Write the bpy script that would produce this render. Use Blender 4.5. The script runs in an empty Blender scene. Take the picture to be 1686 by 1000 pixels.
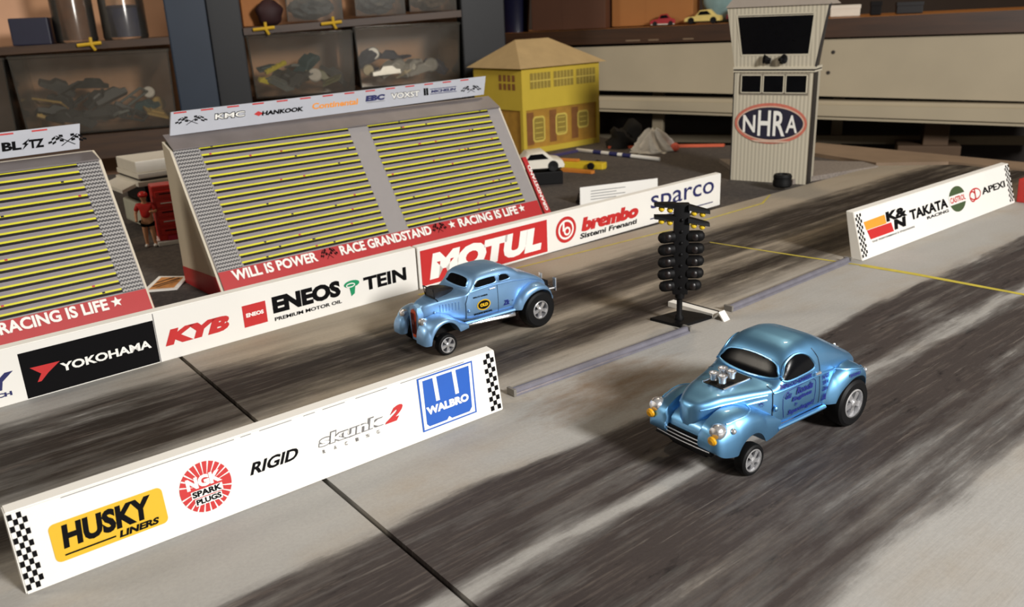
import bpy, bmesh, math, random
from mathutils import Vector, Matrix
from mathutils.bvhtree import BVHTree
from mathutils.geometry import delaunay_2d_cdt

# one unit = 10 cm (a model drag strip on a table top)
SC = bpy.context.scene
SC.unit_settings.system = 'METRIC'
SC.unit_settings.scale_length = 0.1
C = SC.collection
R = math.radians
PI = math.pi

# ---------------------------------------------------------------- camera
cam_data = bpy.data.cameras.new('camera')
cam = bpy.data.objects.new('camera', cam_data)
C.objects.link(cam)
PITCH, ROLL = R(18.8), R(2.5)
fw = Vector((0, math.cos(PITCH), -math.sin(PITCH)))
rt = Vector((1, 0, 0))
up = rt.cross(fw)
rt2 = math.cos(ROLL) * rt - math.sin(ROLL) * up
up2 = math.cos(ROLL) * up + math.sin(ROLL) * rt
cam.matrix_world = Matrix((
    (rt2.x, up2.x, -fw.x, 0), (rt2.y, up2.y, -fw.y, 0), (rt2.z, up2.z, -fw.z, 1.05), (0, 0, 0, 1)))
cam_data.sensor_width = 36
cam_data.lens = 36 * 1400 / 1686
cam_data.clip_start = 0.05
cam_data.clip_end = 200
cam_data.dof.use_dof = True
cam_data.dof.focus_distance = 2.3
cam_data.dof.aperture_fstop = 4.0
SC.camera = cam

# ---------------------------------------------------------------- world, lamps, exposure
world = bpy.data.worlds.new('room_air')
SC.world = world
world.use_nodes = True
wb = world.node_tree.nodes['Background']
wb.inputs[0].default_value = (1.0, 0.88, 0.74, 1)
wb.inputs[1].default_value = 0.13


def area(name, loc, target, size, power, color):
    d = bpy.data.lights.new(name, 'AREA')
    d.shape = 'DISK'
    d.size = size
    d.energy = power
    d.color = color
    o = bpy.data.objects.new(name, d)
    C.objects.link(o)
    o.location = loc
    o.rotation_euler = (Vector(target) - Vector(loc)).to_track_quat('-Z', 'Y').to_euler()
    return o


area('bench_lamp_light', (5.0, -2.8, 3.7), (0.6, 2.6, 0), 1.5, 900, (1.0, 0.98, 0.95))
area('left_fill_light', (-7.0, 2.0, 4.6), (-1.8, 4.4, 0), 1.6, 190, (1.0, 0.90, 0.76))  # unseen fill, added low at left to brighten the gap between the grandstands
area('rear_ceiling_lamp_light', (3.0, 8.6, 9.0), (2.2, 7.5, 0), 1.0, 200, (1.0, 0.78, 0.52))
SC.cycles.transparent_max_bounces = 24
SC.view_settings.view_transform = 'Standard'
SC.view_settings.look = 'None'
SC.view_settings.gamma = 1
SC.view_settings.use_curve_mapping = False
SC.view_settings.exposure = 0.0


# ---------------------------------------------------------------- materials
def lin(c):
    r = []
    for v in c:
        v = v / 255.0
        r.append(v / 12.92 if v <= 0.04045 else ((v + 0.055) / 1.055) ** 2.4)
    return (r[0], r[1], r[2], 1)


MATS = {}


def mat(name, col, rough=0.6, metal=0.0, var=0.12, scale=18.0, coat=0.0, bump=0.0, spec=0.5):
    if name in MATS:
        return MATS[name]
    m = bpy.data.materials.new(name)
    m.use_nodes = True
    nt = m.node_tree
    b = nt.nodes['Principled BSDF']
    b.inputs['Roughness'].default_value = rough
    b.inputs['Metallic'].default_value = metal
    b.inputs['Coat Weight'].default_value = coat
    b.inputs['Specular IOR Level'].default_value = spec
    c = lin(col)
    tc = nt.nodes.new('ShaderNodeTexCoord')
    n = nt.nodes.new('ShaderNodeTexNoise')
    n.inputs['Scale'].default_value = scale
    n.inputs['Detail'].default_value = 4
    nt.links.new(tc.outputs['Object'], n.inputs['Vector'])
    mx = nt.nodes.new('ShaderNodeMix')
    mx.data_type = 'RGBA'
    mx.inputs[6].default_value = (c[0] * (1 - var), c[1] * (1 - var), c[2] * (1 - var), 1)
    mx.inputs[7].default_value = (min(1, c[0] * (1 + var)), min(1, c[1] * (1 + var)), min(1, c[2] * (1 + var)), 1)
    nt.links.new(n.outputs['Fac'], mx.inputs[0])
    nt.links.new(mx.outputs[2], b.inputs['Base Color'])
    if bump:
        bp = nt.nodes.new('ShaderNodeBump')
        bp.inputs['Strength'].default_value = bump
        bp.inputs['Distance'].default_value = 0.01
        nt.links.new(n.outputs['Fac'], bp.inputs['Height'])
        nt.links.new(bp.outputs[0], b.inputs['Normal'])
    MATS[name] = m
    return m


class G:
    """small node helper"""
    def __init__(s, m):
        s.nt = m.node_tree

    def n(s, t, **kw):
        x = s.nt.nodes.new(t)
        for k, v in kw.items():
            setattr(x, k, v)
        return x

    def l(s, a, b):
        s.nt.links.new(a, b)

    def math(s, op, a, b=0.0, clamp=False):
        x = s.n('ShaderNodeMath', operation=op, use_clamp=clamp)
        for i, v in enumerate((a, b)):
            if isinstance(v, (int, float)):
                x.inputs[i].default_value = v
            else:
                s.l(v, x.inputs[i])
        return x.outputs[0]

    def mix(s, f, a, b):
        x = s.n('ShaderNodeMix', data_type='RGBA')
        for i, v in ((0, f), (6, a), (7, b)):
            if isinstance(v, (int, float)):
                x.inputs[i].default_value = v
            elif isinstance(v, tuple):
                x.inputs[i].default_value = v
            else:
                s.l(v, x.inputs[i])
        return x.outputs[2]

    def noise(s, vec, scale, detail=4, rough=0.55):
        x = s.n('ShaderNodeTexNoise')
        x.inputs['Scale'].default_value = scale
        x.inputs['Detail'].default_value = detail
        x.inputs['Roughness'].default_value = rough
        s.l(vec, x.inputs['Vector'])
        return x.outputs['Fac']

    def mapping(s, vec, scale, loc=(0, 0, 0), rot=(0, 0, 0)):
        x = s.n('ShaderNodeMapping')
        x.inputs['Scale'].default_value = scale
        x.inputs['Location'].default_value = loc
        x.inputs['Rotation'].default_value = rot
        s.l(vec, x.inputs['Vector'])
        return x.outputs[0]

    def ramp(s, f, stops):
        x = s.n('ShaderNodeValToRGB')
        cr = x.color_ramp
        while len(cr.elements) > 1:
            cr.elements.remove(cr.elements[-1])
        for i, (p, v) in enumerate(stops):
            e = cr.elements[0] if i == 0 else cr.elements.new(p)
            e.position = p
            e.color = (v, v, v, 1) if isinstance(v, (int, float)) else v
        s.l(f, x.inputs[0])
        return x.outputs[0]


def track_material():
    m = bpy.data.materials.new('rubbered_track_paint')
    m.use_nodes = True
    g = G(m)
    b = g.nt.nodes['Principled BSDF']
    tc = g.n('ShaderNodeTexCoord')
    P = tc.outputs['Object']
    sep = g.n('ShaderNodeSeparateXYZ')
    g.l(P, sep.inputs[0])
    u, v = sep.outputs[0], sep.outputs[1]
    warp = g.noise(g.mapping(P, (0.8, 2.6, 1)), 2.0, 3)
    warp2 = g.noise(g.mapping(P, (2.5, 14, 1)), 2.0, 5, 0.7)
    vw = g.math('ADD', v, g.math('MULTIPLY', g.math('SUBTRACT', warp, 0.5), 0.11))
    vw = g.math('ADD', vw, g.math('MULTIPLY', g.math('SUBTRACT', warp2, 0.5), 0.045))
    wide = g.math('MULTIPLY', g.math('SUBTRACT', 1.5, u, True), g.math('MULTIPLY', g.math('SUBTRACT', v, 2.2, True), 3.3, True))
    vw = g.math('SUBTRACT', vw, g.math('MULTIPLY', wide, 0.11))
    f = g.math('DIVIDE', vw, 3.0)
    prof = [(0.0, 0.0), (.62, 0.02), (.69, .60), (.76, .62), (.82, .46), (.88, .80), (.98, .90), (1.08, .78), (1.105, .36), (1.13, .08), (1.155, .34),
            (1.18, .78), (1.30, .80), (1.39, .84), (1.425, .15), (1.47, .03), (1.72, .03), (1.82, .08), (1.90, .26), (1.96, .66),
            (2.03, .80), (2.09, .40), (2.15, .16), (2.22, .50), (2.31, .80), (2.42, .85), (2.48, .62), (2.53, .30), (2.58, .10), (2.9, .04)]
    band = g.ramp(f, [(a / 3.0, w) for a, w in prof])
    st1 = g.noise(g.mapping(P, (0.5, 6.5, 1), rot=(0, 0, R(1.5))), 2.2, 6, 0.62)
    st2 = g.noise(g.mapping(P, (1.6, 26, 1), loc=(3, 1, 0)), 2.0, 5, 0.72)
    big = g.noise(g.mapping(P, (0.7, 1.6, 1), loc=(7, 3, 0)), 1.6, 3)
    speck = g.noise(P, 60, 4, 0.7)
    s = g.math('ADD', g.math('MULTIPLY', st1, 1.7), g.math('MULTIPLY', st2, 0.5))
    s = g.math('ADD', s, g.math('MULTIPLY', big, 0.8))
    s = g.math('SUBTRACT', s, 1.36)                       # about -0.6 .. 0.6
    raw = g.math('MULTIPLY', band, g.math('ADD', 0.93, g.math('MULTIPLY', s, 2.3)))
    blot = g.noise(g.mapping(P, (3.0, 9.0, 1), loc=(2, 8, 0)), 2.0, 6, 0.7)
    raw = g.math('ADD', raw, g.math('MULTIPLY', g.math('SUBTRACT', blot, 0.5), g.math('MULTIPLY', band, 1.5)))
    soft = g.math('MULTIPLY', g.math('SUBTRACT', st1, 0.50, True), 0.25)
    raw = g.math('ADD', raw, g.math('MULTIPLY', soft, g.math('SUBTRACT', 1.0, band)))
    amt = g.ramp(raw, [(0.10, 0.0), (0.24, 0.22), (0.36, 0.55), (0.60, 0.82), (1.0, 1.0)])
    grain = g.noise(P, 110, 5, 0.75)
    # brown stains and pale scuffs that belong to the board itself
    stain = g.noise(g.mapping(P, (1.0, 2.4, 1), loc=(1.3, 5, 0)), 1.5, 4)
    grey = g.mix(g.math('MULTIPLY', g.math('SUBTRACT', stain, 0.50, True), 4.0, True), lin((160, 158, 154)), lin((154, 138, 116)))
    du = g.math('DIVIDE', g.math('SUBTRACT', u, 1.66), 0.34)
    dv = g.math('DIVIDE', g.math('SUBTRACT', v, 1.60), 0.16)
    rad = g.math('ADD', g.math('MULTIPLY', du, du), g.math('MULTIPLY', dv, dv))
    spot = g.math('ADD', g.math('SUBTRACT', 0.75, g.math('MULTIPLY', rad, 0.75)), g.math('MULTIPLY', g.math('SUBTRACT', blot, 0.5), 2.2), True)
    grey = g.mix(g.noise(P, 9, 5, 0.65), grey, lin((170, 168, 164)))
    tan = g.math('MULTIPLY', g.ramp(g.math('DIVIDE', v, 3.0), [(0.56, 0.0), (0.66, 1.0)]), g.ramp(u, [(0.45, 0.0), (1.0, 0.7)]))
    grey = g.mix(tan, grey, lin((158, 143, 120)))
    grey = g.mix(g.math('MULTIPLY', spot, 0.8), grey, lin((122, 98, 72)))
    far = g.ramp(g.math('DIVIDE', v, 3.0), [(0.52, 0.0), (0.68, 1.0)])
    dark = g.mix(big, lin((50, 45, 46)), lin((74, 67, 64)))
    dark = g.mix(far, dark, g.mix(big, lin((25, 21, 20)), lin((52, 44, 37))))
    dark = g.mix(g.math('MULTIPLY', g.math('SUBTRACT', st2, 0.52, True), 3.2, True), dark, lin((108, 99, 92)))
    dark = g.mix(g.ramp(blot, [(0.30, 1.0), (0.44, 0.0)]), dark, lin((28, 25, 27)))
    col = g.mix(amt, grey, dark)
    scr = g.noise(g.mapping(P, (1.6, 34, 1), loc=(9, 4, 0)), 1.6, 5, 0.7)
    col = g.mix(g.math('MULTIPLY', g.ramp(scr, [(0.60, 0.0), (0.72, 1.0)]), 0.32), col, lin((166, 158, 148)))
    hs = g.n('ShaderNodeHueSaturation')
    g.l(col, hs.inputs['Color'])
    g.l(g.math('ADD', 0.80, g.math('MULTIPLY', grain, 0.40)), hs.inputs['Value'])
    col = hs.outputs[0]
    g.l(col, b.inputs['Base Color'])
    b.inputs['Roughness'].default_value = 0.62
    b.inputs['Specular IOR Level'].default_value = 0.18
    bp = g.n('ShaderNodeBump')
    bp.inputs['Strength'].default_value = 0.25
    bp.inputs['Distance'].default_value = 0.004
    g.l(st2, bp.inputs['Height'])
    g.l(bp.outputs[0], b.inputs['Normal'])
    return m


def wave_material(name, ca, cb, scale, direction='Z', distort=0.0, rough=0.6):
    m = bpy.data.materials.new(name)
    m.use_nodes = True
    g = G(m)
    b = g.nt.nodes['Principled BSDF']
    tc = g.n('ShaderNodeTexCoord')
    w = g.n('ShaderNodeTexWave', bands_direction=direction)
    w.inputs['Scale'].default_value = scale
    w.inputs['Distortion'].default_value = distort
    w.inputs['Detail Scale'].default_value = 3
    g.l(tc.outputs['Object'], w.inputs['Vector'])
    g.l(g.mix(g.ramp(w.outputs['Fac'], [(0.35, 0.0), (0.65, 1.0)]), lin(ca), lin(cb)), b.inputs['Base Color'])
    b.inputs['Roughness'].default_value = rough
    return m


def speckle_material(name, ca, cb, scale, rough=0.8):
    m = bpy.data.materials.new(name)
    m.use_nodes = True
    g = G(m)
    b = g.nt.nodes['Principled BSDF']
    tc = g.n('ShaderNodeTexCoord')
    P = tc.outputs['Object']
    a = g.noise(P, scale, 5, 0.8)
    c = g.noise(P, 1.6, 4)
    f = g.math('ADD', g.ramp(a, [(0.4, 0.0), (0.65, 1.0)]), g.math('SUBTRACT', c, 0.5), True)
    g.l(g.mix(f, lin(ca), lin(cb)), b.inputs['Base Color'])
    b.inputs['Roughness'].default_value = rough
    return m


def wood_material(name, ca, cb, rough=0.45):
    m = bpy.data.materials.new(name)
    m.use_nodes = True
    g = G(m)
    b = g.nt.nodes['Principled BSDF']
    tc = g.n('ShaderNodeTexCoord')
    a = g.noise(g.mapping(tc.outputs['Object'], (0.6, 8, 8)), 2.5, 6, 0.6)
    g.l(g.mix(g.ramp(a, [(0.3, 0.0), (0.7, 1.0)]), lin(ca), lin(cb)), b.inputs['Base Color'])
    b.inputs['Roughness'].default_value = rough
    return m


def clear_plastic(name, tint=(250, 248, 244), haze=0.055):
    m = bpy.data.materials.new(name)
    m.use_nodes = True
    g = G(m)
    nt = g.nt
    out = nt.nodes['Material Output']
    nt.nodes.remove(nt.nodes['Principled BSDF'])
    tr = g.n('ShaderNodeBsdfTransparent')
    tr.inputs[0].default_value = lin(tint)
    df = g.n('ShaderNodeBsdfDiffuse')
    df.inputs[0].default_value = lin((190, 182, 170))
    gl = g.n('ShaderNodeBsdfGlossy')
    gl.inputs['Roughness'].default_value = 0.15
    tc = g.n('ShaderNodeTexCoord')
    nz = g.noise(tc.outputs['Object'], 3.0, 5, 0.6)
    m1 = g.n('ShaderNodeMixShader')
    g.l(g.math('MULTIPLY', nz, haze * 2), m1.inputs[0])
    g.l(tr.outputs[0], m1.inputs[1])
    g.l(df.outputs[0], m1.inputs[2])
    fr = g.n('ShaderNodeFresnel')
    fr.inputs[0].default_value = 1.45
    m2 = g.n('ShaderNodeMixShader')
    g.l(fr.outputs[0], m2.inputs[0])
    g.l(m1.outputs[0], m2.inputs[1])
    g.l(gl.outputs[0], m2.inputs[2])
    g.l(m2.outputs[0], out.inputs[0])
    return m


PAPER = mat('white_card', (232, 229, 222), 0.55, var=0.04, scale=6)
CARDEDGE = mat('cut_card_edge', (214, 205, 186), 0.7)
INK = mat('black_ink', (9, 8, 10), 0.75, var=0.1, spec=0.12)
INKRED = mat('red_ink', (192, 40, 40), 0.5, var=0.06)
INKBLUE = mat('blue_ink', (28, 88, 180), 0.5, var=0.06)
INKNAVY = mat('navy_ink', (34, 38, 92), 0.5, var=0.06)
INKYEL = mat('yellow_ink', (216, 172, 22), 0.5, var=0.05)
INKORG = mat('orange_ink', (238, 150, 48), 0.5, var=0.06)
INKGRN = mat('green_ink', (20, 140, 92), 0.5, var=0.06)
INKOLIVE = mat('dark_green_ink', (66, 84, 52), 0.5, var=0.06)
INKWHITE = mat('white_ink', (240, 238, 232), 0.5, var=0.03)
INKGREY = mat('grey_ink', (110, 108, 108), 0.5, var=0.06)
INKPINK = mat('faded_red_ink', (196, 110, 92), 0.55, var=0.35, scale=60)
GREYPRINT = mat('grey_printed_card', (148, 143, 142), 0.5, var=0.05, scale=30)
DARKPRINT = mat('dark_row_ink', (30, 26, 29), 0.6, spec=0.2)
ROWYEL = mat('yellow_row_ink', (218, 212, 40), 0.45, var=0.08)
CHROME = mat('chrome', (236, 236, 238), 0.22, 0.82, var=0.03)
BLACKP = mat('black_plastic', (9, 8, 9), 0.6, var=0.2, spec=0.2)
RUBBER = mat('black_rubber', (9, 9, 10), 0.6, var=0.25, scale=40, spec=0.25)
GLASSD = mat('dark_window', (10, 11, 14), 0.22, var=0.3, scale=30, spec=0.12)
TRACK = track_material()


# ---------------------------------------------------------------- builders
def link(name, bm, mats, parent=None, smooth=False, sharp=35):
    me = bpy.data.meshes.new(name)
    bmesh.ops.recalc_face_normals(bm, faces=bm.faces)
    bm.to_mesh(me)
    bm.free()
    for m in (mats if isinstance(mats, (list, tuple)) else [mats]):
        me.materials.append(m)
    if smooth:
        for p in me.polygons:
            p.use_smooth = True
        me.set_sharp_from_angle(angle=R(sharp))
    o = bpy.data.objects.new(name, me)
    C.objects.link(o)
    if parent:
        o.parent = parent
    return o


def tag(o, label, cat, group=None, kind=None):
    o['label'] = label
    o['category'] = cat
    if group:
        o['group'] = group
    if kind:
        o['kind'] = kind
    return o


def thing(name, label, cat, loc=(0, 0, 0), rz=0.0, group=None):
    o = bpy.data.objects.new(name, None)
    o.empty_display_size = 0.05
    C.objects.link(o)
    o.location = loc
    o.rotation_euler = (0, 0, rz)
    return tag(o, label, cat, group)


def struct(o):
    o['kind'] = 'structure'
    return o


def box(bm, lo, hi, mi=0, bev=0.0, M=None):
    vs = [bm.verts.new((x, y, z)) for z in (lo[2], hi[2]) for y in (lo[1], hi[1]) for x in (lo[0], hi[0])]
    fs = []
    for a in ((0, 2, 3, 1), (4, 5, 7, 6), (0, 1, 5, 4), (2, 6, 7, 3), (0, 4, 6, 2), (1, 3, 7, 5)):
        f = bm.faces.new([vs[i] for i in a])
        f.material_index = mi
        fs.append(f)
    if bev:
        es = set(e for f in fs for e in f.edges)
        r = bmesh.ops.bevel(bm, geom=list(es), offset=bev, segments=2, affect='EDGES', profile=0.6)
        for f in r['faces']:
            f.material_index = mi
        vs = list(set(v for v in r['verts']) | set(v for v in vs if v.is_valid))
    if M is not None:
        for v in vs:
            if v.is_valid:
                v.co = M @ v.co
    return vs


def hexa(bm, pts, mi=0):
    """eight corners: four bottom (ccw) then four top"""
    vs = [bm.verts.new(p) for p in pts]
    for a in ((3, 2, 1, 0), (4, 5, 6, 7), (0, 1, 5, 4), (1, 2, 6, 5), (2, 3, 7, 6), (3, 0, 4, 7)):
        f = bm.faces.new([vs[i] for i in a])
        f.material_index = mi
    return vs


def prism(bm, poly, ext, mi=0):
    """poly: list of 3d points, ext: vector"""
    e = Vector(ext)
    a = [bm.verts.new(p) for p in poly]
    b = [bm.verts.new(Vector(p) + e) for p in poly]
    n = len(a)
    fs = [bm.faces.new(a), bm.faces.new(b[::-1])]
    for i in range(n):
        fs.append(bm.faces.new((a[i], b[i], b[(i + 1) % n], a[(i + 1) % n])))
    for f in fs:
        f.material_index = mi
    return a + b


def loft(bm, rings, mi=0, cap=True, closed=True):
    R_ = [[bm.verts.new(p) for p in r] for r in rings]
    n = len(R_[0])
    for i in range(len(R_) - 1):
        for j in range(n if closed else n - 1):
            k = (j + 1) % n
            f = bm.faces.new((R_[i][j], R_[i][k], R_[i + 1][k], R_[i + 1][j]))
            f.material_index = mi
    if cap and closed:
        for r in (R_[0][::-1], R_[-1]):
            f = bm.faces.new(r)
            f.material_index = mi
    return R_


def basis(d):
    d = Vector(d).normalized()
    a = Vector((0, 0, 1)) if abs(d.z) < 0.9 else Vector((1, 0, 0))
    x = d.cross(a).normalized()
    return x, d.cross(x).normalized(), d


def tube(bm, pts, r, seg=10, mi=0, closed=False):
    pts = [Vector(p) for p in pts]
    rings = []
    n = len(pts)
    for i, p in enumerate(pts):
        a = pts[(i - 1) % n] if closed or i > 0 else p
        b = pts[(i + 1) % n] if closed or i < n - 1 else p
        x, y, d = basis(b - a)
        rr = r[i] if isinstance(r, (list, tuple)) else r
        rings.append([p + x * rr * math.cos(2 * PI * k / seg) + y * rr * math.sin(2 * PI * k / seg) for k in range(seg)])
    if closed:
        rings.append(rings[0])
        loft(bm, rings, mi, cap=False)
        bmesh.ops.remove_doubles(bm, verts=bm.verts[-2 * seg:], dist=1e-6)
    else:
        loft(bm, rings, mi)


def lathe(bm, prof, c=(0, 0, 0), axis=(0, 0, 1), seg=24, mi=0):
    x, y, d = basis(axis)
    c = Vector(c)
    rings = []
    for r, h in prof:
        r = max(r, 1e-5)
        rings.append([c + d * h + (x * math.cos(2 * PI * k / seg) + y * math.sin(2 * PI * k / seg)) * r for k in range(seg)])
    loft(bm, rings, mi)


def ball(bm, c, r, mi=0, sc=(1, 1, 1), seg=14):
    M = Matrix.Translation(c) @ Matrix.Diagonal((r * sc[0], r * sc[1], r * sc[2], 1))
    q = bmesh.ops.create_uvsphere(bm, u_segments=seg, v_segments=seg // 2 + 1, radius=1, matrix=M)
    for f in set(f for v in q['verts'] for f in v.link_faces):
        f.material_index = mi


_tc = {}


def text_geo(s, bold=0.0):
    k = (s, bold)
    if k in _tc:
        return _tc[k]
    cu = bpy.data.curves.new('t', 'FONT')
    cu.body = s
    cu.resolution_u = 3
    cu.offset = bold
    o = bpy.data.objects.new('t', cu)
    C.objects.link(o)
    dg = bpy.context.evaluated_depsgraph_get()
    dg.update()
    me = bpy.data.meshes.new_from_object(o.evaluated_get(dg))
    vs = [(v.co.x, v.co.y) for v in me.vertices]
    fs = [tuple(p.vertices) for p in me.polygons]
    bpy.data.objects.remove(o)
    bpy.data.curves.remove(cu)
    bpy.data.meshes.remove(me)
    xs = [v[0] for v in vs]
    ys = [v[1] for v in vs]
    x0, x1, y0, y1 = min(xs), max(xs), min(ys), max(ys)
    vs = [((x - x0) / (x1 - x0), (y - y0) / (y1 - y0)) for x, y in vs]
    _tc[k] = (vs, fs)
    return _tc[k]


def text2d(s, s0, s1, t0, t1, bold=0.03, shear=0.0, skew=0.0):
    vs, fs = text_geo(s, bold)
    W = s1 - s0
    H = t1 - t0
    return [(s0 + x * (W - shear * H) + shear * H * y, t0 + y * H + skew * x) for x, y in vs], fs


def ell(cx, cy, rx, ry, n=32, a0=0, a1=2 * PI):
    return [(cx + rx * math.cos(a0 + (a1 - a0) * k / n), cy + ry * math.sin(a0 + (a1 - a0) * k / n)) for k in range(n)]


def rrect(x0, y0, x1, y1, r, n=5):
    p = []
    for cx, cy, a in ((x1 - r, y1 - r, 0), (x0 + r, y1 - r, PI / 2), (x0 + r, y0 + r, PI), (x1 - r, y0 + r, 1.5 * PI)):
        for k in range(n + 1):
            b = a + PI / 2 * k / n
            p.append((cx + r * math.cos(b), cy + r * math.sin(b)))
    return p


class Decal:
    """flat printing on a face: O origin, X along, T up, all in the parent's space"""
    def __init__(s, O, X, T, eps=0.0012):
        s.O, s.X, s.T = Vector(O), Vector(X).normalized(), Vector(T).normalized()
        s.N = s.X.cross(s.T).normalized()
        s.bm = bmesh.new()
        s.mats = []
        s.e = eps

    def mi(s, m):
        if m not in s.mats:
            s.mats.append(m)
        return s.mats.index(m)

    def pt(s, p):
        return s.O + s.X * p[0] + s.T * p[1] + s.N * s.e

    def poly(s, pts, m, step=True):
        f = s.bm.faces.new([s.bm.verts.new(s.pt(p)) for p in pts])
        f.material_index = s.mi(m)
        if step:
            s.e += 0.0005
        return s

    def rect(s, x0, y0, x1, y1, m, step=True):
        return s.poly([(x0, y0), (x1, y0), (x1, y1), (x0, y1)], m, step)

    def ring(s, cx, cy, rx, ry, w, m, n=32, a0=0, a1=2 * PI):
        for k in range(n):
            a = a0 + (a1 - a0) * k / n
            b = a0 + (a1 - a0) * (k + 1) / n
            s.poly([(cx + rx * math.cos(a), cy + ry * math.sin(a)), (cx + rx * math.cos(b), cy + ry * math.sin(b)),
                    (cx + (rx - w) * math.cos(b), cy + (ry - w) * math.sin(b)), (cx + (rx - w) * math.cos(a), cy + (ry - w) * math.sin(a))], m, False)
        s.e += 0.0005
        return s

    def text(s, t, x0, x1, y0, y1, m, bold=0.03, shear=0.0):
        vs, fs = text2d(t, x0, x1, y0, y1, bold, shear)
        V = [s.bm.verts.new(s.pt(v)) for v in vs]
        mi = s.mi(m)
        for f in fs:
            try:
                q = s.bm.faces.new([V[i] for i in f])
                q.material_index = mi
            except ValueError:
                pass
        s.e += 0.0005
        return s

    def checker(s, x0, x1, y0, y1, nx, ny, m, par=0):
        for i in range(nx):
            for j in range(ny):
                if (i + j + par) % 2 == 0:
                    s.poly([(x0 + (x1 - x0) * i / nx, y0 + (y1 - y0) * j / ny), (x0 + (x1 - x0) * (i + 1) / nx, y0 + (y1 - y0) * j / ny),
                            (x0 + (x1 - x0) * (i + 1) / nx, y0 + (y1 - y0) * (j + 1) / ny), (x0 + (x1 - x0) * i / nx, y0 + (y1 - y0) * (j + 1) / ny)], m, False)
        s.e += 0.0005
        return s

    def flags(s, cx, cy, w, h, m):
        """two crossed chequered flags"""
        for sg in (-1, 1):
            q = lambda a, b: (cx + sg * a * w, cy + b * h)
            s.poly([q(-.20, -.5), q(-.16, -.5), q(.30, .40), q(.26, .42)], m, False)
            for i in range(4):
                for j in range(3):
                    if (i + j) % 2 == 0:
                        def c(a, b):
                            x = .10 + a * .40
                            return q(x, .46 - .25 * a - (.62 - .1 * a) * b + .10 * math.sin(a * 5))
                        s.poly([c(i / 4, j / 3), c((i + 1) / 4, j / 3), c((i + 1) / 4, (j + 1) / 3), c(i / 4, (j + 1) / 3)], m, False)
        s.e += 0.0005
        return s

    def star(s, cx, cy, r, m):
        return s.poly([(cx + (r if k % 2 == 0 else r * .42) * math.sin(k * PI / 5), cy + (r if k % 2 == 0 else r * .42) * math.cos(k * PI / 5)) for k in range(10)], m)

    def done(s, name, parent, label=None):
        me = bpy.data.meshes.new(name)
        for f in s.bm.faces:
            f.normal_update()
            if f.normal.dot(s.N) < 0:
                f.normal_flip()
        s.bm.to_mesh(me)
        s.bm.free()
        for m in s.mats:
            me.materials.append(m)
        o = bpy.data.objects.new(name, me)
        C.objects.link(o)
        o.parent = parent
        if label:
            o['label'] = label
        return o


def pchip(xs, ys):
    n = len(xs)
    h = [xs[i + 1] - xs[i] for i in range(n - 1)]
    d = [(ys[i + 1] - ys[i]) / h[i] for i in range(n - 1)]
    m = [d[0]] + [0.0] * (n - 2) + [d[-1]]
    for i in range(1, n - 1):
        if d[i - 1] * d[i] > 0:
            w1, w2 = 2 * h[i] + h[i - 1], h[i] + 2 * h[i - 1]
            m[i] = (w1 + w2) / (w1 / d[i - 1] + w2 / d[i])

    def f(x):
        if x <= xs[0]:
            return ys[0]
        if x >= xs[-1]:
            return ys[-1]
        i = 0
        while x > xs[i + 1]:
            i += 1
        t = (x - xs[i]) / h[i]
        return ((1 + 2 * t) * (1 - t) ** 2 * ys[i] + t * (1 - t) ** 2 * h[i] * m[i] + t * t * (3 - 2 * t) * ys[i + 1] + t * t * (t - 1) * h[i] * m[i + 1])
    return f


# ================================================================ SETTING
A39 = R(39)
U = Vector((math.cos(A39), math.sin(A39), 0))
V = Vector((-math.sin(A39), math.cos(A39), 0))


def uv(u, v, z=0.0):
    return U * u + V * v + Vector((0, 0, z))


FLOORZ = -7.5
TZ = -0.02       # table surface; the track boards lie on it with their top at z = 0

bm = bmesh.new()
box(bm, (-14, -8, FLOORZ - .2), (14, 14, FLOORZ))
struct(link('floor', bm, speckle_material('concrete_floor', (52, 46, 40), (74, 66, 56), 20)))
bm = bmesh.new()
box(bm, (-14, 13.6, FLOORZ), (14, 14, 14))
struct(link('wall_back', bm, mat('brown_wall', (60, 46, 36), 0.8, scale=3)))
bm = bmesh.new()
box(bm, (-14.2, -8, FLOORZ), (-14, 14, 14))
struct(link('wall_left', bm, mat('brown_wall', (60, 46, 36), 0.8)))

# table under the whole model
tb = thing('table', 'dark charcoal speckled table carrying the model drag strip', 'table', (0, 0, FLOORZ))
bm = bmesh.new()
edge = [(-6, -1.5), (6, -1.5), (6, 1.78), (3.36, 5.45), (2.46, 6.7), (1.75, 6.86), (1.12, 7.05), (.72, 7.95), (-.6, 7.62), (-6, 5.72)]
zt = TZ - FLOORZ
prism(bm, [(x, y, zt) for x, y in edge], (0, 0, -.25))
link('tabletop', bm, speckle_material('charcoal_table', (58, 53, 51), (86, 78, 72), 45), tb)
for x, y in ((-5, -1), (5, -1), (1.6, 6.4), (-5, 5.2)):
    bm = bmesh.new()
    box(bm, (x - .2, y - .2, 0), (x + .2, y + .2, zt - .25))
    link('table_leg', bm, mat('dark_wood_leg', (70, 50, 36), 0.6), tb)


def track_panel(label, poly):
    o = thing('track_panel', label, 'track', (0, 0, 0), A39)
    bm = bmesh.new()
    prism(bm, [(u, v, 0) for u, v in poly], (0, 0, -.018))
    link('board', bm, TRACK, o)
    return o


near_panel = track_panel('grey rubber-streaked track board at left, up to the black seam', [(-1.6, -1.2), (.690, -1.2), (.803, 2.83), (-1.6, 2.83)])
far_panel = track_panel('grey rubber-streaked track board under both cars, right of the black seam', [(.703, -1.2), (5.75, -1.2), (5.75, 2.42), (5.42, 2.80), (.816, 2.83)])
YEL = mat('yellow_line_paint', (188, 172, 62), 0.7, var=0.4, scale=22)
bm = bmesh.new()


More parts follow.
